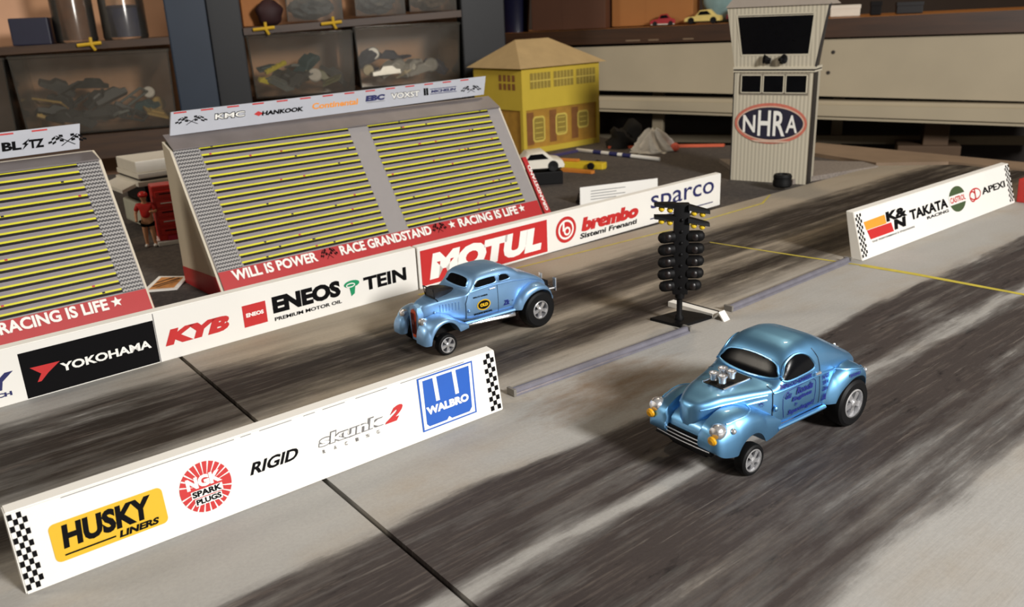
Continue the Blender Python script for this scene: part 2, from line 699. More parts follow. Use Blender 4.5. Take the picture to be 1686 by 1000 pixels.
def strip(bm, pts, w, z=0.0008):
    L = []
    for i, p in enumerate(pts):
        a = Vector(pts[max(0, i - 1)]) - Vector(pts[min(len(pts) - 1, i + 1)])
        n = Vector((-a.y, a.x)).normalized() * (w[i] if isinstance(w, (list, tuple)) else w) / 2
        L.append((bm.verts.new((p[0] + n.x, p[1] + n.y, z)), bm.verts.new((p[0] - n.x, p[1] - n.y, z))))
    for i in range(len(L) - 1):
        bm.faces.new((L[i][0], L[i][1], L[i + 1][1], L[i + 1][0]))


strip(bm, [(3.15, 2.40), (3.165, 2.30), (3.21, 2.0), (3.245, 1.80), (3.262, 1.71)], [.008, .012, .014, .015, .015])
strip(bm, [(3.262, 1.71), (3.285, 1.5), (3.30, 1.10), (3.31, .7)], [.036, .030, .022, .02])
ln = link('painted_line', bm, YEL, far_panel)
ln['label'] = 'thin yellow line painted across both lanes'
bm = bmesh.new()
strip(bm, [(1.75, 2.752), (2.2, 2.752), (3.2, 2.69), (4.0, 2.70), (4.22, 2.80)], [.018, .012, .013, .014, .008])
ln = link('painted_line', bm, YEL, far_panel)
ln['label'] = 'yellow line along the far edge of the track'


# ================================================================ SPONSOR BARRIERS
def barrier(name, label, O, ang, L, H, lean, depth, side=PAPER):
    """local x along the front face, y to the back, z up"""
    o = thing(name, label, 'barrier', (O[0], O[1], O[2] if len(O) > 2 else 0), R(ang), 'printed sponsor barriers along the track')
    bm = bmesh.new()
    prism(bm, [(0, 0, 0), (0, lean, H), (0, lean + depth, H + .003), (0, depth + .016, 0)], (L, 0, 0))
    bmesh.ops.bevel(bm, geom=[e for e in bm.edges], offset=.0025, segments=2, affect='EDGES')
    link('folded_card', bm, side, o)
    return o, (lambda eps=0.0012: Decal((0, 0, 0), (1, 0, 0), (0, lean, H), eps))


# ---- near barrier
ob, D = barrier('sponsor_barrier', 'white card barrier with yellow, red and blue logos along the centre strip at lower left', (-.985, 1.421), 38.1, 1.205, .172, .03, .034)
D().checker(.003, .036, .008, .170, 4, 13, INK).done('checker_strip', ob)
D().checker(1.163, 1.198, .008, .170, 3, 12, INK).done('checker_strip', ob)
d = D()
d.poly(rrect(.064, .040, .287, .122, .012), INKYEL).text('HUSKY', .083, .262, .064, .114, INK, .05, .10)
d.rect(.082, .050, .180, .0535, INK, False).text('LINERS', .186, .270, .045, .060, INK, .05, .3)
d.done('logo', ob, 'yellow rounded rectangle with heavy black lettering')
d = D()
cx, cy, r = .378, .087, .0575
d.poly(ell(cx, cy, r, r, 40), INKRED)
for k in range(24):
    a = 2 * PI * k / 24
    if k not in (0, 12):
        d.poly([(cx + r * .5 * math.cos(a - .012), cy + r * .5 * math.sin(a - .012)), (cx + r * math.cos(a - .03), cy + r * math.sin(a - .03)),
                (cx + r * math.cos(a + .03), cy + r * math.sin(a + .03)), (cx + r * .5 * math.cos(a + .012), cy + r * .5 * math.sin(a + .012))], INKWHITE, False)
d.e += .0005
d.text('NGK', .337, .415, .089, .116, INKWHITE, .06)
d.rect(.343, .068, .413, .085, INKWHITE).rect(.348, .050, .408, .066, INKWHITE, False)
d.text('SPARK', .345, .411, .070, .084, INK, .05).text('PLUGS', .350, .406, .052, .065, INK, .05)
d.done('logo', ob, 'red round logo with white rays and letters')
D().text('RIGID', .478, .606, .074, .102, INK, .03, .45).done('logo', ob, 'black slanted lettering')
d = D()
d.text('skunk', .650, .842, .079, .110, INKGREY, .075, .3).text('skunk', .653, .839, .082, .107, INKWHITE, .03, .3)
d.text('2', .836, .905, .079, .118, INKRED, .07, .9)
for i, ch in enumerate('RACING'):
    d.text(ch, .660 + .030 * i, .666 + .030 * i, .064, .073, INKGREY, .02)
d.done('logo', ob, 'outlined grey lettering ending in a red numeral')
d = D()
d.poly([(.940, .022), (1.115, .022), (1.126, .166), (.948, .166)], INKBLUE).poly([(.945, .026), (1.110, .026), (1.121, .162), (.953, .162)], INKWHITE)
d.poly([(.955, .040), (.962, .032), (1.018, .032), (1.026, .040), (1.034, .032), (1.092, .032), (1.102, .042), (1.112, .156), (.963, .156)], INKBLUE)
d.rect(.994, .092, 1.006, .1565, INKWHITE, False).rect(1.056, .092, 1.068, .1565, INKWHITE, False)
d.text('WALBRO', .960, 1.096, .062, .084, INKWHITE, .06)
d.done('logo', ob, 'blue square logo with white lettering')
d = D()
for a, b in ((.10, .46), (.475, .50), (.52, .60), (.63, .66), (.68, .74), (.77, .86), (.90, 1.10)):
    d.rect(a, .1685, b, .1702, INKGREY, False)
d.done('cut_line', ob)

# ---- far left barrier
ob, D = barrier('sponsor_barrier', 'long card barrier with black, red and green logos below the striped grandstand', (-1.961, 1.968), 40.3, 2.075, .176, 0.0, .036)
K = 1.023            # the face where the red lettering starts
d = D()
d.rect(K - .395, .004, K + .004, .150, INK).poly([(K - .372, .098), (K - .288, .096), (K - .325, .070), (K - .349, .048), (K - .360, .048), (K - .345, .072)], INKRED)
d.text('YOKOHAMA', K - .290, K - .014, .060, .088, INKWHITE, .035)
d.done('logo', ob, 'black block with a red mark and white lettering')
d = D()
d.text('Y', K - .500, K - .416, .052, .104, INKNAVY, .06, .25).text('CH', K - .475, K - .432, .030, .044, INKNAVY, .05)
d.done('logo', ob, 'blue lettering')
D().text('KYB', K + .030, K + .270, .050, .104, INKRED, .07, .45).done('logo', ob, 'large red slanted lettering')
d = D()
d.rect(K + .307, .040, K + .395, .120, INKRED).text('ENEOS', K + .318, K + .384, .075, .090, INKWHITE, .05)
d.done('logo', ob, 'red square with white lettering')
d = D()
d.text('ENEOS', K + .420, K + .698, .062, .126, INK, .06).text('PREMIUM MOTOR OIL', K + .422, K + .698, .034, .048, INK, .03)
d.done('logo', ob, 'heavy black lettering over a small line')
d = D()
d.poly(ell(K + .748, .098, .034, .014, 20), INKGRN).poly([(K + .735, .10), (K + .765, .10), (K + .757, .058), (K + .742, .050)], INKGRN)
d.ring(K + .742, .094, .020, .009, .004, INKWHITE, 16)
d.done('logo', ob, 'green rounded emblem')
D().text('TEIN', K + .800, K + .998, .056, .110, INK, .04).done('logo', ob, 'black striped lettering')
d = D()
d.rect(K + .0055, .002, K + .008, .172, INKGREY, False)
d.done('panel_joint', ob)

# ---- far right barrier
ob, D = barrier('sponsor_barrier', 'long card barrier with a red block and red lettering behind the starting light', (-.372, 3.312), 40.3, 2.03, .176, 0.0, .036)
d = D()
d.rect(.012, .010, .715, .160, INKRED).text('MOTUL', .050, .695, .028, .138, INKWHITE, .075, .22)
d.done('logo', ob, 'red block with large pale lettering')
d = D()
d.poly(ell(.836, .090, .066, .062, 32), INKRED).ring(.836, .090, .050, .047, .010, INKWHITE).poly(ell(.842, .082, .022, .021, 20), INKWHITE).poly(ell(.842, .082, .012, .0115, 16), INKRED)
d.rect(.812, .085, .824, .128, INKWHITE)
d.done('logo', ob, 'red round emblem')
d = D()
d.text('brembo', .936, 1.356, .058, .126, INKRED, .075, .25).text('Sistemi Frenanti', .926, 1.335, .026, .052, INK, .03, .2)
d.done('logo', ob, 'red lettering over black script')
d = D()
d.text('sparco', 1.440, 1.968, .050, .146, INKNAVY, .006).rect(1.436, .026, 1.962, .032, INKNAVY, False)
d.done('logo', ob, 'thin black underlined lettering')

# ---- right barrier
ob, D = barrier('sponsor_barrier', 'leaning white card barrier with orange and red flag logo right of the starting light', (1.4885, 3.440), 38.3, 1.505, .200, .060, .036)
D().checker(-.0 + .004, .050, .012, .198, 4, 14, INK).done('checker_strip', ob)
D().checker(1.448, 1.500, .012, .205, 4, 14, INK).done('checker_strip', ob)
d = D()
d.poly([(.070, .120), (.236, .120), (.232, .160), (.060, .157)], INKORG).poly([(.090, .076), (.284, .076), (.274, .118), (.074, .118)], INKRED)
d.text('K&', .240, .420, .124, .168, INK, .05, .05).text('N', .292, .398, .080, .124, INK, .06, .2)
d.text('THE PERFORMANCE ENGINEERS', .096, .460, .060, .068, INKGREY, .02)
d.done('logo', ob, 'orange and red bars with black lettering')
d = D()
d.text('TAKATA', .440, .798, .096, .142, INK, .045).text('RACING', .585, .795, .074, .088, INK, .03)
d.done('logo', ob, 'bold black lettering')
d = D()
cx, cy, rx, ry = .900, .120, .084, .062
d.poly(ell(cx, cy, rx, ry, 32), INKOLIVE).poly([(cx - .085, cy - .022), (cx + .085, cy - .022), (cx + .085, cy + .022), (cx - .085, cy + .022)], PAPER)
d.text('CASTROL', cx - .076, cx + .078, cy - .014, cy + .014, INKRED, .03)
d.done('logo', ob, 'dark green oval with red lettering')
d = D()
d.ring(1.085, .114, .062, .030, .007, INKRED, 24).ring(1.055, .106, .032, .028, .007, INKRED, 20).rect(1.078, .086, 1.088, .142, INKRED)
d.text('APEXI', 1.158, 1.420, .098, .132, INK, .02)
d.done('logo', ob, 'red looped emblem and black lettering')

# ---- red barrier whose end shows at the right edge of the track
ob, D = barrier('sponsor_barrier', 'red card barrier end just beyond the leaning white barrier', (2.715, 4.345), 38, .75, .120, .02, .036, mat('red_card', (196, 48, 40), 0.5))
D().text('F', .02, .075, .03, .095, INKWHITE, .04).done('logo', ob, 'white letter')

# ================================================================ GUARD RAILS ALONG THE CENTRE
RAIL = mat('grey_rail', (128, 126, 136), 0.38, 0.35, var=0.25, scale=25)


def rail(label, a, b):
    a, b = Vector(a), Vector(b)
    L = (b - a).length
    o = thing('guard_rail', label, 'rail', (a.x, a.y, 0), math.atan2(b.y - a.y, b.x - a.x), 'grey rails along the centre strip')
    bm = bmesh.new()
    prof = [(-.017, 0), (.017, 0), (.017, .006), (.010, .009), (.009, .018), (.004, .021), (-.004, .021), (-.009, .018), (-.010, .009), (-.017, .006)]
    prism(bm, [(0, y, z) for y, z in prof], (L, 0, 0))
    link('rail_bar', bm, RAIL, o)
    for x in (0, L):
        bm = bmesh.new()
        box(bm, (x - .005, -.018, 0), (x + .005, .018, .022), bev=.002)
        link('end_cap', bm, mat('rail_cap', (120, 116, 110), 0.5), o)
    return o


rail('grey ridged rail between the white near barrier and the starting light', (-.012, 2.258, 0), (.592, 2.705, 0))
rail('grey ridged rail between the starting light and the leaning barrier', (.782, 2.895, 0), (1.425, 3.440, 0))

# ================================================================ STARTING LIGHT
st = thing('starting_light', 'black starting light tower with amber bulbs on the centre strip', 'starting light', (.585, 2.806, 0), R(-6))
bm = bmesh.new()
prism(bm, [(-.10, .015, 0), (.02, .10, 0), (.125, .035, 0), (.0, -.065, 0)], (0, 0, .010))
link('base_plate', bm, BLACKP, st)
bm = bmesh.new()
lathe(bm, [(.016, .010), (.016, .02), (.010, .03), (.010, .085), (.017, .09), (.017, .11)], seg=14)
link('pole', bm, BLACKP, st, True)
bm = bmesh.new()
box(bm, (-.026, -.016, .105), (.026, .016, .425), bev=.004)
for k in range(7):
    ball(bm, (0, -.017, .13 + .04 * k), .006, seg=8)
link('column', bm, BLACKP, st, True)
for k in range(5):
    z = .137 + .0435 * k
    for sg in (-1, 1):
        bm = bmesh.new()
        w = .038 if k else .032
        pts = [(sg * .020, -.020, z - .006)]
        # a round lamp hood lying on its side
        lathe(bm, [(.0, .0), (.018, .0), (.0195, .006), (.0195, w), (.016, w + .012), (.007, w + .018), (0, w + .019)], c=(sg * .022, -.004, z), axis=(sg, -.12, -.10 if sg < 0 else .04), seg=14)
        h = link('lamp_hood', bm, BLACKP, st, True, 50)
        bm = bmesh.new()
        lathe(bm, [(.012, 0), (.012, .004), (.008, .007), (0, .008)], c=(sg * (.022 + w * .62), -.0205, z), axis=(0, -1, 0), seg=12)
        link('lens', bm, mat('dark_lens', (18, 8, 7), 0.4), h, True)
BULB = mat('amber_bulb', (226, 190, 40), 0.25, var=0.1)
for z in (.362, .405):
    for sg in (-1, 1):
        q0, q1 = z - sg * .02 * .16, z - sg * .092 * .16
        bm = bmesh.new()
        hexa(bm, [(sg * .02, -.030, q0 + .004), (sg * .092, -.026, q1 + .0), (sg * .092, .008, q1 + .0), (sg * .02, .012, q0 + .004),
                  (sg * .02, -.028, q0 + .020), (sg * .092, -.020, q1 + .010), (sg * .092, .008, q1 + .010), (sg * .02, .012, q0 + .020)])
        h = link('bulb_hood', bm, BLACKP, st)
        for q in (.040, .068):
            qz = z - sg * q * .16
            bm = bmesh.new()
            ball(bm, (sg * q, -.013, qz - .006), .0105, seg=12)
            lathe(bm, [(.008, 0), (.008, .010)], c=(sg * q, -.013, qz - .003), seg=10)
            link('bulb', bm, BULB, h, True)
        bm = bmesh.new()
        tube(bm, [(sg * .02, -.005, q0 + .004), (sg * .088, -.005, q1 + .002)], .006, 8)
        link('bulb_bar', bm, BLACKP, st, True)

# white bent strip on the track beside the starting light
bp = thing('bent_strip', 'white bent card strip lying behind the starting light base', 'strip', (.590, 2.985, 0), R(-50))
bm = bmesh.new()
prism(bm, [(0, -.016, 0), (.20, -.016, 0), (.20, .016, 0), (0, .016, 0)], (0, 0, .018))
prism(bm, [(.20, -.016, .002), (.225, -.016, .030), (.250, -.016, .0), (.244, -.016, 0), (.225, -.016, .022), (.205, -.016, .0)], (0, .034, 0))
link('strip_card', bm, PAPER, bp)
bm = bmesh.new()
box(bm, (.002, .0165, .0), (.20, .021, .020))
link('dark_edge', bm, INK, bp)

# ================================================================ GRANDSTANDS
ZIG = wave_material('zigzag_print', (178, 176, 174), (70, 68, 70), 14.0, 'Z', 0.0)


def zigzag_mat():
    m = bpy.data.materials.new('chevron_print')
    m.use_nodes = True
    g = G(m)
    b = g.nt.nodes['Principled BSDF']
    tc = g.n('ShaderNodeTexCoord')
    sp = g.n('ShaderNodeSeparateXYZ')
    g.l(tc.outputs['Object'], sp.inputs[0])
    px = g.math('PINGPONG', g.math('MULTIPLY', sp.outputs[0], 1.0), 0.006)
    z = g.math('ADD', sp.outputs[2], g.math('MULTIPLY', px, 0.8))
    fr = g.math('FRACT', g.math('DIVIDE', z, 0.0135))
    g.l(g.mix(g.math('GREATER_THAN', fr, 0.5), lin((166, 163, 160)), lin((72, 70, 72))), b.inputs['Base Color'])
    return m


CHEV = zigzag_mat()
GREYROW = wave_material('grey_seat_rows', (150, 144, 146), (122, 116, 122), 60.0, 'Z', 0.0)
SIDEC = mat('cream_side_card', (206, 196, 176), 0.6, var=0.05, scale=5)
REDC = mat('red_base_card', (178, 42, 44), 0.5, var=0.06)
TOPC = mat('grey_top_card', (112, 105, 104), 0.4, var=0.25, scale=9)
HDRC = mat('pale_header_card', (182, 184, 192), 0.45, var=0.05)
GL, GDEP, GZ, GY = 1.79, .42, .568, .343


def grandstand(label, O, ang, headers, base_words, chev_left, seed, tz=.622):
    rnd = random.Random(seed)
    o = thing('grandstand', label, 'grandstand', (O[0], O[1], TZ), R(ang), 'card grandstands behind the far barriers')
    dz = -TZ
    Td = Vector((0, GY, GZ)).normalized()
    N = Vector((0, -Td.z, Td.y))
    # slope sheet
    bm = bmesh.new()
    prism(bm, [(0, 0, dz), (GL, 0, dz), (GL, GY, GZ + dz), (0, GY, GZ + dz)], -N * .012)
    link('seating_slope', bm, GREYPRINT, o)
    # side panels
    for x, e in ((0.0, -.010), (GL, .010)):
        bm = bmesh.new()
        prism(bm, [(x, .0, 0), (x, GY, GZ + dz), (x, GDEP, .600 + dz), (x, GDEP, 0)], (e, 0, 0))
        s = link('side_panel', bm, SIDEC, o)
        bm = bmesh.new()
        e2 = e * 1.2
        prism(bm, [(x + (e if e < 0 else e), .003, .0), (x + e, .003 + .055, .095), (x + e, GDEP, .075), (x + e, GDEP, 0)], (e * .15, 0, 0))
        b = link('side_base', bm, REDC, s)
        b['label'] = 'red band along the foot of the side'
    # back and top
    bm = bmesh.new()
    box(bm, (0, GDEP - .008, 0), (GL, GDEP, .60 + dz))
    link('back_panel', bm, SIDEC, o)
    bm = bmesh.new()
    prism(bm, [(0, GY - .012, GZ + dz), (GL, GY - .012, GZ + dz), (GL, GDEP + .004, tz + dz), (0, GDEP + .004, tz + dz)], (0, 0, .006))
    link('top_sheet', bm, TOPC, o)
    # red base strip
    d = Decal((0, 0, dz), (1, 0, 0), Td, .0016)
    d.rect(.0, .0, GL, .108, REDC)
    d.done('base_strip', o)
    d = Decal((0, 0, dz), (1, 0, 0), Td, .0028)
    for w in base_words:
        if w[0] == 'flags':
            d.flags(w[1], .082, .085, .050, INK)
        elif w[0] == 'star':
            d.star(w[1], .082, .022, INKWHITE)
        else:
            d.text(w[0], w[1], w[2], .058, .104, INKWHITE, .035)
    d.done('base_lettering', o)
    # margin print
    for i, (a, b) in enumerate(((.004, .108), (GL - .085, GL - .004))):
        if (i == 0) == chev_left:
            d = Decal((0, 0, dz), (1, 0, 0), Td, .0014)
            d.rect(a, .110, b, .660, CHEV)
            d.done('chevron_margin', o)
    # printed seating blocks
    NR = 17
    for a, b in ((.112, .838), (.948, GL - .085)):
        bm = bmesh.new()
        for k in range(NR):
            t = .124 + k * (.655 - .124) / (NR - 1)

            def quad(x0, x1, t0, t1, h, mi):
                P = lambda s, q, hh: Vector((s, 0, dz)) + Td * q + N * hh
                hexa(bm, [P(x0, t0, .001), P(x1, t0, .001), P(x1, t1, .001), P(x0, t1, .001), P(x0, t0, h), P(x1, t0, h), P(x1, t1, h), P(x0, t1, h)], mi)
            quad(a, b, t, t + .0075, .0030, 0)
            quad(a + .004, b + .002, t - .0100, t - .0002, .0022, 1)
            quad(a, b, t + .0078, t + .0200, .0016, 2)
            if rnd.random() < .6:
                for _ in range(rnd.randint(1, 3)):
                    x = rnd.uniform(a + .02, b - .02)
                    quad(x, x + .010, t + .001, t + .007, .0040, 3 if rnd.random() < .6 else 1)
        link('seating_block', bm, [ROWYEL, DARKPRINT, mat('mauve_grey_row', (134, 126, 131), 0.5), INKRED], o)
    # header board
    bm = bmesh.new()
    prism(bm, [(.025, GDEP - .012, tz + dz), (GL - .045, GDEP - .012, tz + .018 + dz), (GL - .025, GDEP - .012, tz + .114 + dz), (.045, GDEP - .012, tz + .096 + dz)], (0, .010, 0))
    hb = link('header_board', bm, HDRC, o)
    d = Decal((0, GDEP - .012, dz), (1, 0, 0), (0, 0, 1))
    for k in range(15):
        x = .055 + k * .118
        if x + .055 < GL - .03:
            zz = tz + .0945 + .016 * x / GL
            d.poly([(x, zz - .007), (x + .055, zz - .0066), (x + .055, zz - .0006), (x, zz - .001)], INKRED, False)
    d.done('dash_border', hb)
    for h in headers:
        d = Decal((0, GDEP - .012, dz), (1, 0, 0), (0, 0, 1))
        h(d)
        d.done('header_logo', hb)
    return o


def H_text(t, a, b, z0, z1, m, bold=.04, shear=0.0):
    return lambda d: d.text(t, a, b, z0, z1, m, bold, shear)


def H_flags(a, b):
    return lambda d: d.flags((a + b) / 2, .677, b - a, .036, INK)


def H_outl(t, a, b, z0, z1, m, sh=0.1):
    return lambda d: d.text(t, a, b, z0, z1, m, .08, sh).text(t, a + .003, b - .003, z0 + .003, z1 - .003, INKWHITE, .02, sh)


Xg = Vector((math.cos(R(40.5)), math.sin(R(40.5)), 0))
grandstand('card grandstand with two blocks of yellow striped seating behind the far barrier', (-1.166, 3.322), 40.5,
           [H_flags(.055, .195), H_outl('KMC', .226, .372, .666, .694, INK, .2),
            lambda d: d.poly([(.410, .672), (.432, .684), (.456, .672), (.432, .662)], INKRED).text('HANKOOK', .446, .660, .662, .682, INK, .05, .3),
            H_text('Continental', .700, .954, .664, .692, INKORG, .03, .2),
            lambda d: d.text('EBC', .994, 1.110, .672, .700, INKNAVY, .07, .25).rect(1.0, .666, 1.105, .668, INKGREY),
            H_outl('VOXST', 1.141, 1.322, .668, .700, INKGREY, .1),
            lambda d: d.rect(1.385, .697, 1.560, .700, INKNAVY, False).rect(1.385, .672, 1.560, .675, INKNAVY, False).text('MICHELIN', 1.392, 1.555, .679, .693, INKNAVY, .05, .3).text('II', 1.346, 1.374, .670, .706, INK, .05, .0),
            H_flags(1.588, 1.726)],
           [('WILL IS POWER', .052, .446), ('flags', .505), ('RACE GRANDSTAND', .562, 1.068), ('flags', 1.118), ('star', 1.196), ('RACING IS LIFE', 1.238, 1.630), ('star', 1.662)], True, 3)
O2 = Vector((-1.420, 3.122, 0)) + Xg * (.035 - GL)
grandstand('card grandstand with yellow striped seating cut by the left edge', (O2.x, O2.y), 40.5,
           [lambda d: d.text('BL', GL - .315, GL - .245, 0.637, 0.670, INK, .05, .1).poly([(GL - .247, 0.634), (GL - .220, 0.656), (GL - .228, 0.658), (GL - .213, 0.676), (GL - .244, 0.656), (GL - .234, 0.653)], INK).text('TZ', GL - .222, GL - .165, 0.637, 0.670, INK, .05, .1),
            lambda d: d.flags(GL - .082, .655, .140, .044, INK)],
           [('RACE GRANDSTAND', .562, 1.068), ('RACING IS LIFE', GL - .520, GL - .150), ('star', GL - .118)], False, 5, .596)

# ================================================================ TIMING TOWER
tw = thing('timing_tower', 'tall beige ribbed timing tower with oval sign and dark windows', 'tower', (1.443, 5.429, TZ), R(-33.2))
RIB = wave_material('ribbed_beige_card', (200, 192, 172), (176, 168, 150), 13.5, 'X')
BEIGE = mat('beige_card', (198, 190, 170), 0.6, var=0.05)
DKTRIM = mat('dark_trim', (40, 36, 34), 0.5)
TWD = .15
bm = bmesh.new()
box(bm, (0, 0, 0), (.478, TWD, .69))
link('tower_body', bm, RIB, tw)
bm = bmesh.new()
for x in (-.006, .478):
    bm = bmesh.new()
    box(bm, (x, -.004, 0), (x + .006, .004 if x < 0 else TWD * .5, .69))
    link('corner_trim', bm, DKTRIM, tw)
bm = bmesh.new()
# flared upper cabin
lo = [(-.002, -.006, .70), (.478, -.006, .70), (.458, TWD, .70), (-.002, TWD, .70)]
hi = [(-.050, -.045, 1.055), (.545, -.045, 1.055), (.500, TWD + .02, 1.055), (-.050, TWD + .02, 1.055)]
hexa(bm, lo + hi)
link('cabin', bm, RIB, tw)
bm = bmesh.new()
hexa(bm, [(.479, -.004, .70), (.488, .0, .70), (.468, TWD, .70), (.459, TWD, .70), (.546, -.043, 1.055), (.558, -.038, 1.055), (.511, TWD, 1.055), (.501, TWD, 1.055)])
link('cabin_side', bm, DKTRIM, tw)
bm = bmesh.new()
box(bm, (-.008, -.010, .672), (.485, TWD + .006, .682))
box(bm, (-.008, -.013, .690), (.485, TWD + .006, .704))
link('ledge', bm, BEIGE, tw)
bm = bmesh.new()
box(bm, (-.006, -.012, .681), (.484, TWD + .004, .691))
link('ledge_shadow_gap', bm, DKTRIM, tw)
bm = bmesh.new()
hexa(bm, [(-.056, -.055, 1.050), (.555, -.055, 1.050), (.555, TWD + .06, 1.050), (-.056, TWD + .06, 1.050),
          (-.02, -.02, 1.105), (.50, -.02, 1.105), (.50, TWD + .02, 1.105), (-.02, TWD + .02, 1.105)])
link('roof', bm, mat('grey_roof_card', (150, 140, 130), 0.7), tw)
Tc = Vector((0, -.039, .355)).normalized()
d = Decal((0, -.006, .70), (1, 0, 0), Tc, .002)
d.poly([(.038, .068), (.448, .068), (.476, .312), (.004, .312)], BEIGE).poly([(.046, .078), (.440, .078), (.462, .296), (.018, .296)], GLASSD)
d.done('cabin_window', tw, 'large dark window')
d = Decal((0, -.006, .70), (1, 0, 0), Tc, .003)
d.poly([(.02, .300), (.46, .300), (.462, .304), (.018, .304)], DKTRIM)
d.done('window_head', tw)
d = Decal((0, 0, 0), (1, 0, 0), (0, 0, 1), .002)
d.rect(.032, .535, .452, .664, mat('grey_window_frame', (136, 128, 114), 0.6))
d.done('window_band', tw)
for k in range(3):
    x = .048 + k * .136
    bm = bmesh.new()
    box(bm, (x, -.007, .552), (x + .118, .0, .652))
    w = link('window', bm, GLASSD, tw)
    bm = bmesh.new()
    for a, b, c_, e in ((x - .006, x + .124, .547, .553), (x - .006, x + .124, .651, .657), (x - .006, x, .547, .657), (x + .118, x + .124, .547, .657)):
        box(bm, (a, -.010, c_), (b, 0, e))
    link('window_frame', bm, BEIGE, w)
d = Decal((0, 0, 0), (1, 0, 0), (0, 0, 1), .004)
cx, cy = .236, .365
PALE = mat('pale_pink_ink', (206, 176, 156), 0.6, var=0.15, scale=50)
d.poly(ell(cx, cy, .222, .124, 48), INKPINK).poly(ell(cx, cy, .207, .106, 48), PALE).poly(ell(cx, cy, .199, .098, 48), mat('deep_navy_ink', (34, 32, 52), 0.5))
for ch, a, b, z0, z1 in (('N', .066, .144, .308, .414), ('H', .160, .238, .288, .444), ('R', .254, .328, .290, .442), ('A', .332, .402, .312, .418)):
    d.text(ch, a, b, z0, z1, INKWHITE, .018)
d.poly([(.12, .262), (.36, .262), (.33, .250), (.15, .250)], PALE)
d.done('oval_sign', tw, 'dark oval sign with white letters in a faded red rim')
for x, sg in ((.205, -1), (.290, 1)):
    bm = bmesh.new()
    lathe(bm, [(.010, 0), (.012, .01), (.026, .036), (.028, .040), (.020, .036), (.008, .020)], c=(x + sg * -.016, -.020, .745), axis=(sg * .8, -.5, .12), seg=16)
    box(bm, (x - .012, -.03, .722), (x + .012, -.004, .742))
    h = link('loudspeaker', bm, BLACKP, tw, True)
# small wheel at the foot of the tower
bm = bmesh.new()
lathe(bm, [(.02, .0), (.048, .0), (.055, .008), (.056, .03), (.052, .045), (.055, .062), (.048, .075), (.030, .075), (.026, .05), (.0, .05)], seg=28)
ty = link('loose_tyre', bm, RUBBER, None, True, 30)
ty.location = (1.655, 5.050, .0)
tag(ty, 'small black tyre lying flat at the foot of the beige tower', 'tyre')
# grey slab and boards beside the tower
sl = thing('paving_slab', 'grey speckled slab on the track edge right of the beige tower', 'slab', (1.80, 5.235, TZ), R(29))
bm = bmesh.new()
prism(bm, [(-.05, -.02, 0), (.70, -.05, 0), (.76, .12, 0), (.16, .86, 0), (.02, .60, 0)], (0, 0, .030))
link('slab_body', bm, speckle_material('speckled_grey_card', (120, 110, 102), (152, 142, 132), 70), sl)
bd = thing('board_offcut', 'tan board lying at the far end of the table right of the tower', 'board', tuple(uv(5.79, 1.2, TZ)), A39)
bm = bmesh.new()
prism(bm, [(0, 0, 0), (.235, 0, 0), (.262, 2.42, 0), (-.12, 2.44, 0), (-.30, 1.64, 0), (0, 1.30, 0)], (0, 0, .026))
link('board_panel', bm, mat('tan_board', (134, 112, 90), 0.7, var=0.25, scale=6), bd)

# ================================================================ YELLOW BUILDING
bl = thing('toy_building', 'two storey yellow card building with tan hipped roof', 'building', (.149, 6.784, TZ), R(39))
YW = mat('yellow_card', (206, 178, 58), 0.6, var=0.08, scale=8)
OCH = mat('ochre_print', (178, 132, 48), 0.6, var=0.35, scale=14)
BRN = mat('brown_print', (134, 86, 42), 0.6, var=0.3, scale=16)
PANE = mat('printed_pane', (150, 128, 52), 0.6, var=0.15, scale=40)
LY = mat('light_yellow_ink', (214, 190, 88), 0.6, var=0.1)
BLW, BLDp = .848, .60
bm = bmesh.new()
box(bm, (.012, .012, 0), (BLW - .01, BLDp, .345))
link('lower_storey', bm, [OCH], bl)
bm = bmesh.new()
box(bm, (0, 0, .345), (BLW, BLDp + .01, .675))
link('upper_storey', bm, YW, bl)
bm = bmesh.new()
for x0, x1 in ((.0, .035), (BLW - .035, BLW)):
    box(bm, (x0, -.001, 0), (x1, .03, .345))
box(bm, (0, -.0005, 0), (BLW, .02, .045))
link('corner_post', bm, YW, bl)
bm = bmesh.new()
e = .045
a = [bm.verts.new(p) for p in ((-e, -e, .668), (BLW + e, -e, .668), (BLW + e, BLDp + e, .668), (-e, BLDp + e, .668))]
b = [bm.verts.new(p) for p in ((.20, .30, .872), (.56, .30, .872))]
bm.faces.new(a[::-1])
bm.faces.new((a[0], a[1], b[1], b[0]))
bm.faces.new((a[1], a[2], b[1]))
bm.faces.new((a[2], a[3], b[0], b[1]))
bm.faces.new((a[3], a[0], b[0]))
link('roof', bm, mat('tan_roof_card', (176, 150, 106), 0.75, var=0.16, scale=9), bl)
for x0 in (.085, .335, .585):
    d = Decal((0, 0, 0), (1, 0, 0), (0, 0, 1), .002)
    d.rect(x0, .505, x0 + .215, .625, PANE)
    d.done('window', bl)
    d = Decal((0, 0, 0), (1, 0, 0), (0, 0, 1), .003)
    for i in range(1, 6):
        d.rect(x0 + .0358 * i - .003, .505, x0 + .0358 * i + .003, .625, LY, False)
    d.rect(x0, .560, x0 + .215, .570, LY, False)
    d.done('glazing_bars', bl)
d = Decal((0, 0, 0), (0, -1, 0), (0, 0, 1), .002)
for k in range(4):
    for j in range(2):
        d.rect(-.28 + .055 * k, .50 + .065 * j, -.245 + .055 * k, .55 + .065 * j, BRN, False)
d.done('side_window', bl)
